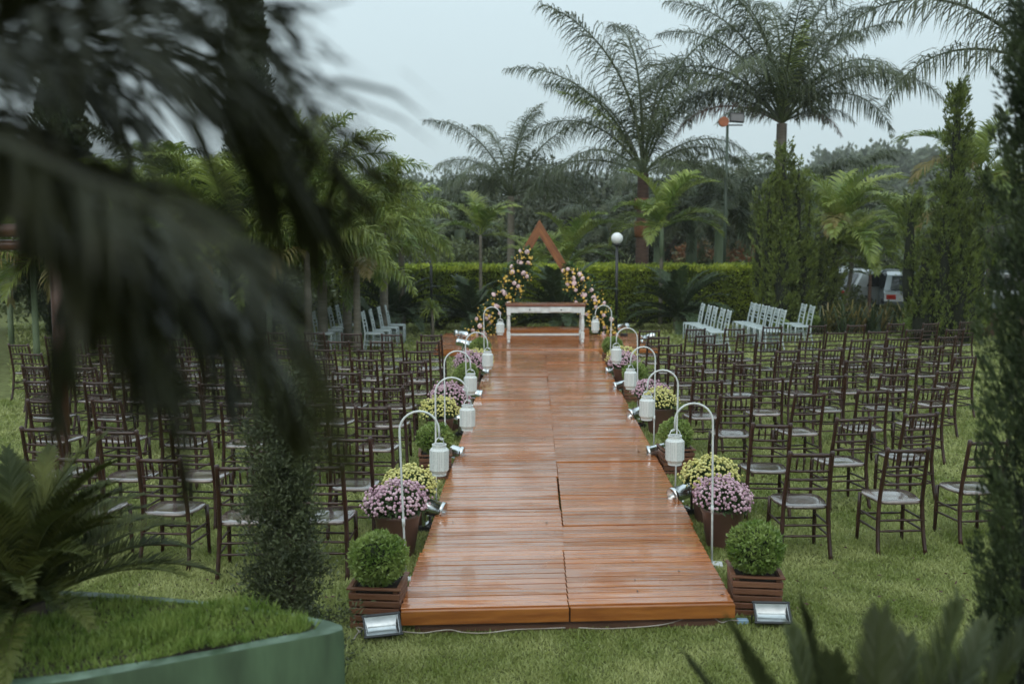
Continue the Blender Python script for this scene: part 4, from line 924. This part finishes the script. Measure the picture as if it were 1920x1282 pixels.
for i, (px, d, top, r, m, lb) in enumerate([
    (1300, 43, 435, 1.6, 'tree_leaf_rust', 'rust and olive leaved shrub behind the slim areca'), (1385, 42, 450, 1.5, 'tree_leaf_rust', 'rust tinged shrub left of the cypress'), (1330, 40, 480, 1.2, 'tree_leaf_olive', 'low grey green shrub between royal palm trunks'),
    (1200, 41, 440, 1.6, 'tree_leaf', 'dark shrub behind the brown trunk'), (1120, 40, 450, 1.6, 'tree_leaf', 'dark shrub right of the arch'), (870, 38, 440, 1.7, 'tree_leaf_olive', 'olive shrub behind the small areca'), (800, 40, 430, 1.8, 'tree_leaf_olive', 'olive shrub behind the half hidden lamp'),
    (950, 38, 450, 1.6, 'tree_leaf', 'dark shrub left of the arch over the hedge'), (1010, 40, 440, 1.7, 'tree_leaf', 'dark shrub seen through the arch'), (1590, 38, 450, 1.8, 'tree_leaf', 'dark shrub behind the ringed palm'), (1450, 36, 470, 1.6, 'tree_leaf_olive', 'olive shrub behind the green cypress'),
    (1680, 40, 480, 1.7, 'tree_leaf', 'dark shrub above the parked cars'), (1880, 34, 400, 2.0, 'tree_leaf', 'dark shrub low at the right edge'), (1800, 38, 430, 1.8, 'tree_leaf_olive', 'olive shrub right of the spired cypress'), (740, 34, 470, 1.8, 'tree_leaf', 'dark shrub behind the lime palm'), (620, 31, 440, 2.0, 'tree_leaf', 'dark shrub behind the dense foxtail'),
    (520, 28, 450, 2.0, 'tree_leaf_olive', 'olive shrub right of the column cypress foot'), (400, 28, 430, 2.2, 'tree_leaf_olive', 'olive shrub left of the column cypress foot'), (280, 27, 430, 2.2, 'tree_leaf_olive', 'olive shrub behind the near frond gap'), (170, 28, 440, 2.2, 'tree_leaf', 'dark shrub right of the log post'), (60, 27, 410, 2.2, 'tree_leaf_olive', 'olive shrub above the log beam')]):
    h = P(px, top, d).z; tree('shrub', lb, P(px, top, d).x, d, h, r, m, 90+i, 30, 90, .16, False, SG, 'shrub', .0)
for (px, d, top, r, lb) in ((1600, 29.5, 535, .6, 'low dark shrub left of the parked cars'), (1742, 28.5, 520, .5, 'low dark shrub hiding the person by the spired cypress'), (1668, 29.5, 572, .5, 'low shrub under the windows of the silver car')):
    tree('shrub', lb, P(px, top, d).x, d, P(px, top, d).z, r, 'tree_leaf_olive', int(px), 24, 70, .10, False, 'low shrubs before the cars', 'shrub', .0)
# small round bushes and strap leaved clump on the right
for i, (px, py, d, s, lb) in enumerate([(1467, 597, 26.0, 1.15, 'small round lime bush behind the middle white chairs'), (1516, 592, 26.4, 1.5, 'small round lime bush right of the short white row'), (1713, 612, 24.6, 1.6, 'small round green bush left of the spired cypress foot')]):
    p = P(px, py, d); b = thing('round_bush', lb, 'bush', (p.x, d, .2*s)); b.scale = (s,)*3; obj('foliage', bxl[i], b); obj('inner_twigs', core, b)
def strap(px, d, lb, seed, n=26, m='cycad', h=1.0):
    q = np.random.default_rng(seed); t = thing('strap_leaf_plant', lb, 'plant', (P(px, 600, d).x, d, 0), 0, 'strap leaved plants in front of the cars'); mb = MB()
    for i in range(n):
        a = q.random()*6.28; e = q.uniform(.7, 1.45); Lq = h*q.uniform(.6, 1.2); b0 = Vector((q.normal()*.12, q.normal()*.1, 0)); d0 = Vector((math.cos(a)*math.cos(e), math.sin(a)*math.cos(e), math.sin(e)))
        p1 = b0+d0*Lq*.5; p2 = p1+(d0+Vector((0, 0, -.25)))*Lq*.35; p3 = p2+(d0+Vector((0, 0, -.9)))*Lq*.25; w = Vector((-math.sin(a), math.cos(a), 0))*.02
        mb.add([b0-w, b0+w, p1-w, p1+w, p2-w*.8, p2+w*.8, p3], [(0, 1, 3, 2), (2, 3, 5, 4), (4, 5, 6)])
    mb.build('leaves', m, t)
for i in range(11): strap(1535+i*17, 26.3+(i % 3)*.3, ['leftmost', 'second', 'third', 'fourth', 'fifth', 'middle', 'fifth from right', 'fourth from right', 'third from right', 'second from right', 'rightmost'][i]+' strap leaved clump between the round bushes', 70+i, 34, ['cycad', 'palm_gold', 'palm_dark'][i % 3])
# potted yucca at the right
pp = P(1845, 608, 26); t = thing('terracotta_pot', 'large brown pot on the lawn edge right of the spired cypress', 'pot', (pp.x, 26, 0)); 
MB().lathe([(.26, 0), (.38, .55), (.43, .56), (.43, .63), (.38, .63), (.36, .5), (.01, .5)], 24, cap=False).build('pot_wall', 'pot_brown', t, True)
t = thing('potted_palm', 'young palm with bare dark stem growing in the large brown pot', 'potted plant', (pp.x, 26, .5))
MB().tube([(0, 0, 0), (.12, 0, .3), (.08, 0, .8), (.12, 0, 1.2)], [.08, .05, .035, .03], 8).build('trunk', 'bark', t, True)
for i in range(10): o = obj('frond', SP['areca'][i % 6][1], t, (.12, 0, 1.2)); o.rotation_euler = (0, 0, i*2.4); o.scale = (.38,)*3

# ================================================================== CARS (between the plants on the right)
def car(x, y, rz, paint, label, van=False):
    t = thing('parked_car', label, 'car', (x, y, 0), rz, 'cars parked beyond the lawn')
    prof = [(-2.1, .35), (-2.15, .62), (-2.05, .85), (-1.75, .93), (-1.35, 1.36), (-.9, 1.45), (.2, 1.45), (.75, 1.32), (1.25, .95), (1.95, .82), (2.12, .62), (2.1, .35)]
    V = []; n = len(prof)
    for (w, k) in ((-.86, 1), (-.80, .97), (.80, .97), (.86, 1)):
        pass
    rings = []
    for wy, ins in ((-.80, .06), (-.86, 0), (-.86, 0), (.86, 0), (.80, .06)): rings.append((wy, ins))
    V = []
    for wy, ins in ((-.84, .05), (-.87, 0), (.87, 0), (.84, .05)):
        for (a, z) in prof:
            tap = max(0, (z-.9))*.32; yy = wy*(1-tap); V.append((a*(1-ins*.3), yy, z-ins*.4 if z > .5 else z))
    Fc = []
    for r_ in range(3):
        for k in range(n): a = r_*n+k; b = r_*n+(k+1) % n; Fc.append((a, b, b+n, a+n))
    Fc += [tuple(range(n-1, -1, -1)), tuple(range(3*n, 4*n))]
    MB().add(V, Fc).build('body', paint, t)
    for s in (-1, 1):
        for pg in ([(-1.32, .93), (-1.02, 1.33), (-.3, 1.38), (-.3, .93)], [(-.22, .93), (-.22, 1.38), (.25, 1.37), (.68, 1.24), (1.05, .93)]):
            MB().add([(a, s*(.876-max(0, z-.9)*.28), z) for a, z in pg], [tuple(range(len(pg)))]).build('side_window', 'glass_dark', t)
        for wx in (-1.32, 1.33):
            M = Matrix.Translation((wx, s*.80, .32)) @ Euler((R(90), 0, 0)).to_matrix().to_4x4()
            w = MB().lathe([(.20, -.10), (.32, -.09), (.33, 0), (.32, .09), (.20, .10)], 20, M=M).build('wheel', 'tyre', t, True)
            MB().lathe([(.19, -.108), (.19, .108)], 12, M=M).build('rim', 'chrome', w)
        MB().box((-2.11, s*.68, .74), (.06, .26, .14), bev=.01).build('tail_light', 'lamp_red', t)
        MB().box((2.0, s*.66, .70), (.18, .28, .12), bev=.01).build('headlight', 'glass_dark', t)
        MB().box((.85, s*.98, .98), (.14, .16, .10), bev=.02).build('wing_mirror', paint, t)
    MB().add([(-1.79, -.68, .95), (-1.79, .68, .95), (-1.40, .60, 1.33), (-1.40, -.60, 1.33)], [(0, 1, 2, 3)]).build('rear_window', 'glass_dark', t)
    MB().add([(1.24, -.70, .98), (1.24, .70, .98), (.79, .60, 1.32), (.79, -.60, 1.32)], [(0, 1, 2, 3)]).build('windscreen', 'glass_dark', t)
car(P(1655, 560, 33).x, 33.5, R(25), 'car_white', 'white car seen between the young palm and spired cypress')
car(P(1720, 560, 31).x, 31.8, R(75), 'car_silver', 'silver car with its nose behind the spired cypress')
car(P(1870, 560, 31).x, 31.5, R(160), 'car_silver', 'silver car behind the large brown pot')
car(P(1560, 560, 36).x, 36.5, R(15), 'car_white', 'pale car almost hidden behind the ringed palm trunk')
car(P(1820, 560, 34).x, 35.5, R(5), 'car_dark', 'dark blue car behind the spired cypress right side')

# person half hidden by the cypress
pr = thing('person', 'person in navy top and light jeans walking behind the spired cypress', 'person', (P(1729, 560, 29.5).x, 29.5, 0), R(-70))
def skin(name, verts, edges, radii, m, parent, sub=2):
    me = bpy.data.meshes.new(name); me.from_pydata(verts, edges, []); o = bpy.data.objects.new(name, me); C.objects.link(o)
    mo = o.modifiers.new('s', 'SKIN'); mo.use_smooth_shade = True
    for i, r_ in enumerate(radii): me.skin_vertices[0].data[i].radius = (r_, r_) if not isinstance(r_, tuple) else r_
    me.skin_vertices[0].data[0].use_root = True
    ss = o.modifiers.new('u', 'SUBSURF'); ss.levels = sub; ss.render_levels = sub
    dg = bpy.context.evaluated_depsgraph_get(); dg.update(); me2 = bpy.data.meshes.new_from_object(o.evaluated_get(dg)); bpy.data.objects.remove(o)
    me2.materials.clear(); me2.materials.append(MATS[m]); n_ = obj(name, me2, parent); return n_
V = [(0, 0, .95), (0, 0, 1.12), (0, 0, 1.35), (0, 0, 1.48), (0, .01, 1.60), (0, .02, 1.70), (-.17, 0, 1.42), (-.23, .02, 1.18), (-.24, .12, .95), (.17, 0, 1.42), (.23, -.02, 1.18), (.24, .06, .94), (-.09, 0, .88), (-.10, .12, .50), (-.10, .16, .10), (-.10, .28, .04), (.09, 0, .88), (.10, -.08, .50), (.10, -.26, .12), (.10, -.18, .04)]
E = [(0, 1), (1, 2), (2, 3), (3, 4), (4, 5), (3, 6), (6, 7), (7, 8), (3, 9), (9, 10), (10, 11), (0, 12), (12, 13), (13, 14), (14, 15), (0, 16), (16, 17), (17, 18), (18, 19)]
rad = [.13, .12, .15, .06, .085, .09, .06, .045, .03, .06, .045, .03, .09, .06, .04, .04, .09, .06, .04, .04]
skin('body', V, E, rad, 'skin', pr)
skin('shirt', [(0, 0, .93), (0, 0, 1.12), (0, 0, 1.36), (-.17, 0, 1.42), (-.22, .02, 1.2), (.17, 0, 1.42), (.22, -.02, 1.2)], [(0, 1), (1, 2), (2, 3), (3, 4), (2, 5), (5, 6)], [.155, .14, .17, .08, .065, .08, .065], 'navy_cloth', pr)
skin('jeans', [(0, 0, .96), (-.09, 0, .86), (-.10, .12, .50), (-.10, .16, .12), (.09, 0, .86), (.10, -.08, .50), (.10, -.25, .14)], [(0, 1), (1, 2), (2, 3), (0, 4), (4, 5), (5, 6)], [.15, .11, .08, .06, .11, .08, .06], 'denim', pr)
skin('hair', [(0, -.01, 1.72), (0, -.03, 1.66)], [(0, 1)], [.10, .095], 'hair', pr)
for s, hx, hy, hz in ((-1, -.24, .13, .90), (1, .24, .07, .89)):
    m = MB()
    for k in range(4): m.tube([(hx+(k-1.5)*.012*0, hy+(k-1.5)*.02, hz), (hx, hy+(k-1.5)*.022+.01, hz-.05), (hx-s*.015, hy+(k-1.5)*.02+.015, hz-.085)], [.010, .009, .006], 6)
    m.tube([(hx-s*.01, hy+.03, hz+.02), (hx-s*.03, hy+.055, hz-.02)], [.011, .008], 6); m.build('fingers', 'skin', pr, True)

# ================================================================== LOG PERGOLA, LEFT
lg = thing('log_frame', 'dark varnished log beam on a round post at the left edge', 'pergola', (0, 0, 0)); dL = 11.0
a, b = P(-160, 434, dL), P(108, 431, dL); MB().tube([a, b], .072, 14).build('beam', 'log_wood', lg, True)
a, b = P(-160, 462, dL+.1), P(104, 458, dL+.1); MB().tube([a, b], .060, 14).build('beam', 'log_wood', lg, True)
b = P(103, 470, dL+.1); MB().tube([(b.x, b.y, 0), (b.x, b.y, b.z-.04)], .068, 14).build('post', 'log_wood', lg, True)
for x_ in (20, 90): c_ = P(x_, 446, dL); MB().tube([c_+Vector((0, -.02, .08)), c_+Vector((0, .10, -.1))], .012, 8).build('tie', 'chrome', lg, True)

# ================================================================== GREEN PLANTER, FRONT LEFT
RZ = .9
def rim_pt(px, py): return G(px, py, RZ)
outer = [rim_pt(*p_) for p_ in ((-500, 1340), (-150, 1312), (0, 1290), (150, 1272), (300, 1245), (450, 1217), (560, 1197), (620, 1186), (645, 1178), (643, 1170), (620, 1162), (560, 1150), (480, 1138), (400, 1127), (300, 1117), (180, 1108), (0, 1100), (-300, 1095))]
cen = Vector((-2.3, 4.45, RZ)); inner = []
for o_ in outer: v = (cen-o_); inner.append(o_+v.normalized()*min(.08+.05*(o_.x > -1), v.length*.5))
tpl = thing('planter_wall', 'curved green painted concrete planter wall at the bottom left', 'planter', (0, 0, 0)); N = len(outer)
m = MB(); Vv = [(o_.x, o_.y, z) for z in (0, RZ-.03) for o_ in outer]+[(o_.x+(cen.x-o_.x)*.004, o_.y+(cen.y-o_.y)*.004, RZ-.004) for o_ in outer]
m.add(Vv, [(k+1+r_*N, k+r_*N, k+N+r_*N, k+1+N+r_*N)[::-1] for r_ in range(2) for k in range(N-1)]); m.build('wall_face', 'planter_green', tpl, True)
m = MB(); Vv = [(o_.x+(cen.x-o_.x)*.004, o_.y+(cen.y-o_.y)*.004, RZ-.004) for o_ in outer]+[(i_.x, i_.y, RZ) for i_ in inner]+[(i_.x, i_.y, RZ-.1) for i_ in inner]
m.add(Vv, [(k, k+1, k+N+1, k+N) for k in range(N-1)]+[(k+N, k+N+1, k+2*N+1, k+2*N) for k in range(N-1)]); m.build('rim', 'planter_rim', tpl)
m = MB(); m.add([(i_.x, i_.y, RZ-.008) for i_ in inner], [tuple(range(N))]); so_ = m.build('planter_soil', 'soil'); tag(so_, 'dark soil under the grass inside the green planter', 'soil', kind='stuff')
q = np.random.default_rng(31); poly = [(i_.x, i_.y) for i_ in inner]
n = 60000; X = q.uniform(-3.2, -.7, n); Y = q.uniform(3.6, 5.3, n); ins = np.zeros(n, bool)
for k in range(len(poly)):
    x1, y1 = poly[k]; x2, y2 = poly[(k+1) % len(poly)]
    cnd = ((y1 > Y) != (y2 > Y)) & (X < (x2-x1)*(Y-y1)/((y2-y1) or 1e-9)+x1); ins ^= cnd
X, Y = X[ins], Y[ins]; n = len(X); az = q.random(n)*2*PI; ti = q.uniform(.1, 1.0, n)
V, Fq = leaves(np.stack([X, Y, RZ-.012+.03*np.sin(X*4)*np.sin(Y*5)**2], 1), np.stack([np.cos(az)*np.sin(ti), np.sin(az)*np.sin(ti), np.cos(ti)], 1), .065*(.8+.4*np.sin(X*9)*np.sin(Y*11)), .007, q)
o = obj('planter_grass', npmesh('planter_grass', V, Fq, 'ledge_grass')); tag(o, 'longer green grass growing inside the green planter', 'grass', kind='stuff')
# sago cycad on the planter
SP['sago'] = [(e, frond_mesh('frond', R(e), 1.0, 100, .15, .009, 'sago_near', i+3, bend=1.0, hang=.12, plume=.12, fwd=.7, rr=.011, up=.5, start=.1)) for i, e in enumerate([84, 72, 60, 48, 36, 26])]
sp_ = P(40, 1150, 4.55)
t = thing('sago_cycad', 'large out of focus sago cycad growing in the green planter', 'cycad', (sp_.x, 4.6, RZ-.10))
MB().tube([(0, 0, 0), (0, 0, .16)], [.10, .08], 10).build('trunk', 'bark', t)
for i in range(56):
    e, me = SP['sago'][(i*5+i//6) % 6]; o = obj('frond', me, t, (0, 0, .14)); o.rotation_euler = (random.uniform(-.1, .1), random.uniform(-.1, .1), i*2.39996); s = random.uniform(.72, .95); o.scale = (s,)*3
# sago at bottom right, near lens
t = thing('sago_cycad', 'dark blurred cycad tips rising along the bottom right edge', 'cycad', (0, 0, 0)); bc = P(1620, 1800, 2.3)
MB().tube([(bc.x, bc.y, 0), bc], [.13, .10], 10).build('trunk', 'trunk_brown', t)
t.location = (0, 0, 0)
for i, (tx_, ty_, dd) in enumerate([(1290, 1240, 2.3), (1370, 1175, 2.2), (1500, 1130, 2.3), (1400, 1230, 2.0), (1650, 1150, 2.2), (1700, 1200, 2.5), (1800, 1130, 2.35), (1850, 1170, 2.5), (1950, 1150, 2.3), (1560, 1230, 2.0), (1480, 1180, 2.5), (1900, 1260, 2.0), (1240, 1330, 2.2)]):
    tip = P(tx_, ty_, dd); mid = bc.lerp(tip, .55)+Vector((0, 0, .06))
    me = frond_mesh('frond', 0, 1, 90, .125, .0085, 'sago_dark', i, hang=.1, plume=.12, fwd=1.5, rr=.010, up=.4, start=.15, path=[tuple(bc), tuple(mid), tuple(tip)]); obj('frond', me, t)

# ================================================================== NEAR PALM, LEFT (out of focus)
t = thing('near_palm', 'dark blurred palm fronds hanging close at the upper left', 'palm tree', (0, 0, 0))
ctr = P(-420, 250, 1.25); MB().tube([(ctr.x-.05, ctr.y, 0), (ctr.x, ctr.y, ctr.z*.6), ctr], [.13, .11, .10], 12).build('trunk', 'trunk_brown', t, True)
NF = [
 ([(-420, 250), (-100, 60), (250, 20), (480, 90), (590, 210), (655, 400)], [1.25, 1.2, 1.15, 1.15, 1.2, 1.25], 56, .20, .009, .35, .9, .5),
 ([(-420, 250), (-150, 130), (150, 110), (360, 180), (500, 290), (600, 430)], [1.25, 1.1, 1.05, 1.05, 1.1, 1.15], 60, .24, .012, .4, .7, 1.2),
 ([(-420, 250), (-150, 220), (120, 290), (320, 380), (450, 480), (560, 640)], [1.25, 1.05, 1.0, 1.0, 1.05, 1.1], 38, .22, .012, .55, .6, 1.3),
 ([(-420, 250), (-200, 200), (30, 260), (160, 400), (240, 560), (290, 720)], [1.25, 1.1, 1.0, 1.0, 1.0, 1.0], 54, .17, .012, 1.0, .5, 1.2),
 ([(-420, 250), (-200, 80), (60, -10), (300, -20), (520, 30)], [1.25, 1.3, 1.3, 1.3, 1.35], 66, .24, .011, .4, .8, .9),
 ([(-420, 250), (-250, 140), (-60, 100), (120, 130), (260, 230)], [1.25, 1.4, 1.45, 1.5, 1.5], 44, .26, .013, .4, .8, 1.2),
 ([(-420, 250), (-220, 190), (60, 250), (230, 380), (370, 540), (440, 720)], [1.25, 1.5, 1.6, 1.6, 1.6, 1.6], 66, .28, .014, .8, .6, 1.2),
 ([(-420, 250), (-100, 250), (170, 340), (370, 440), (550, 620), (640, 880)], [1.25, .95, .85, .8, .8, .85], 26, .13, .009, .7, .4, 1.4),
 ([(-420, 250), (-180, 80), (100, 60), (330, 110), (500, 230)], [1.25, 1.7, 1.8, 1.85, 1.9], 70, .36, .014, .5, .9, 1.2),
 ([(-420, 250), (-250, 230), (-60, 240), (60, 330), (120, 520), (110, 800)], [1.25, 1.3, 1.25, 1.2, 1.2, 1.2], 56, .16, .014, 1.1, .4, 1.3),
 ([(-420, 250), (-150, 280), (150, 400), (300, 490), (450, 610), (560, 800)], [1.25, 1.35, 1.4, 1.4, 1.4, 1.45], 64, .27, .015, .9, .5, 1.2),
 ([(-420, 250), (-150, 260), (90, 380), (210, 520), (310, 700), (350, 900)], [1.25, 1.15, 1.1, 1.05, 1.05, 1.05], 58, .15, .013, .9, .5, 1.4),
 ([(-420, 250), (-200, 150), (20, 60), (220, 60), (420, 130), (540, 260)], [1.25, 1.0, .95, .92, .95, 1.0], 40, .18, .010, .4, .8, 1.1),
]
for i, (pp_, dd_, nl, ll, lw, hg, plu, fw) in enumerate(NF):
    path = [tuple(P(a_, b_, d_)) for (a_, b_), d_ in zip(pp_, dd_)]
    me = frond_mesh('frond', 0, 1, nl, ll, lw, 'palm_near_shaded', i+20, hang=hg, plume=plu, fwd=fw, rr=.009, start=.12, path=path); obj('frond', me, t)

# ================================================================== HAZE
hz = MB().box((0, 285, 24), (810, 625, 50)).build('haze', 'soil'); hz.data.materials.clear()
hm = bpy.data.materials.new('haze'); hm.use_nodes = True; hm.node_tree.nodes.clear()
pv = hm.node_tree.nodes.new('ShaderNodeVolumePrincipled'); ou = hm.node_tree.nodes.new('ShaderNodeOutputMaterial')
pv.inputs['Color'].default_value = (.97, .99, 1, 1); pv.inputs['Density'].default_value = .00045
hm.node_tree.links.new(pv.outputs[0], ou.inputs['Volume']); hz.data.materials.append(hm); tag(hz, kind='stuff')
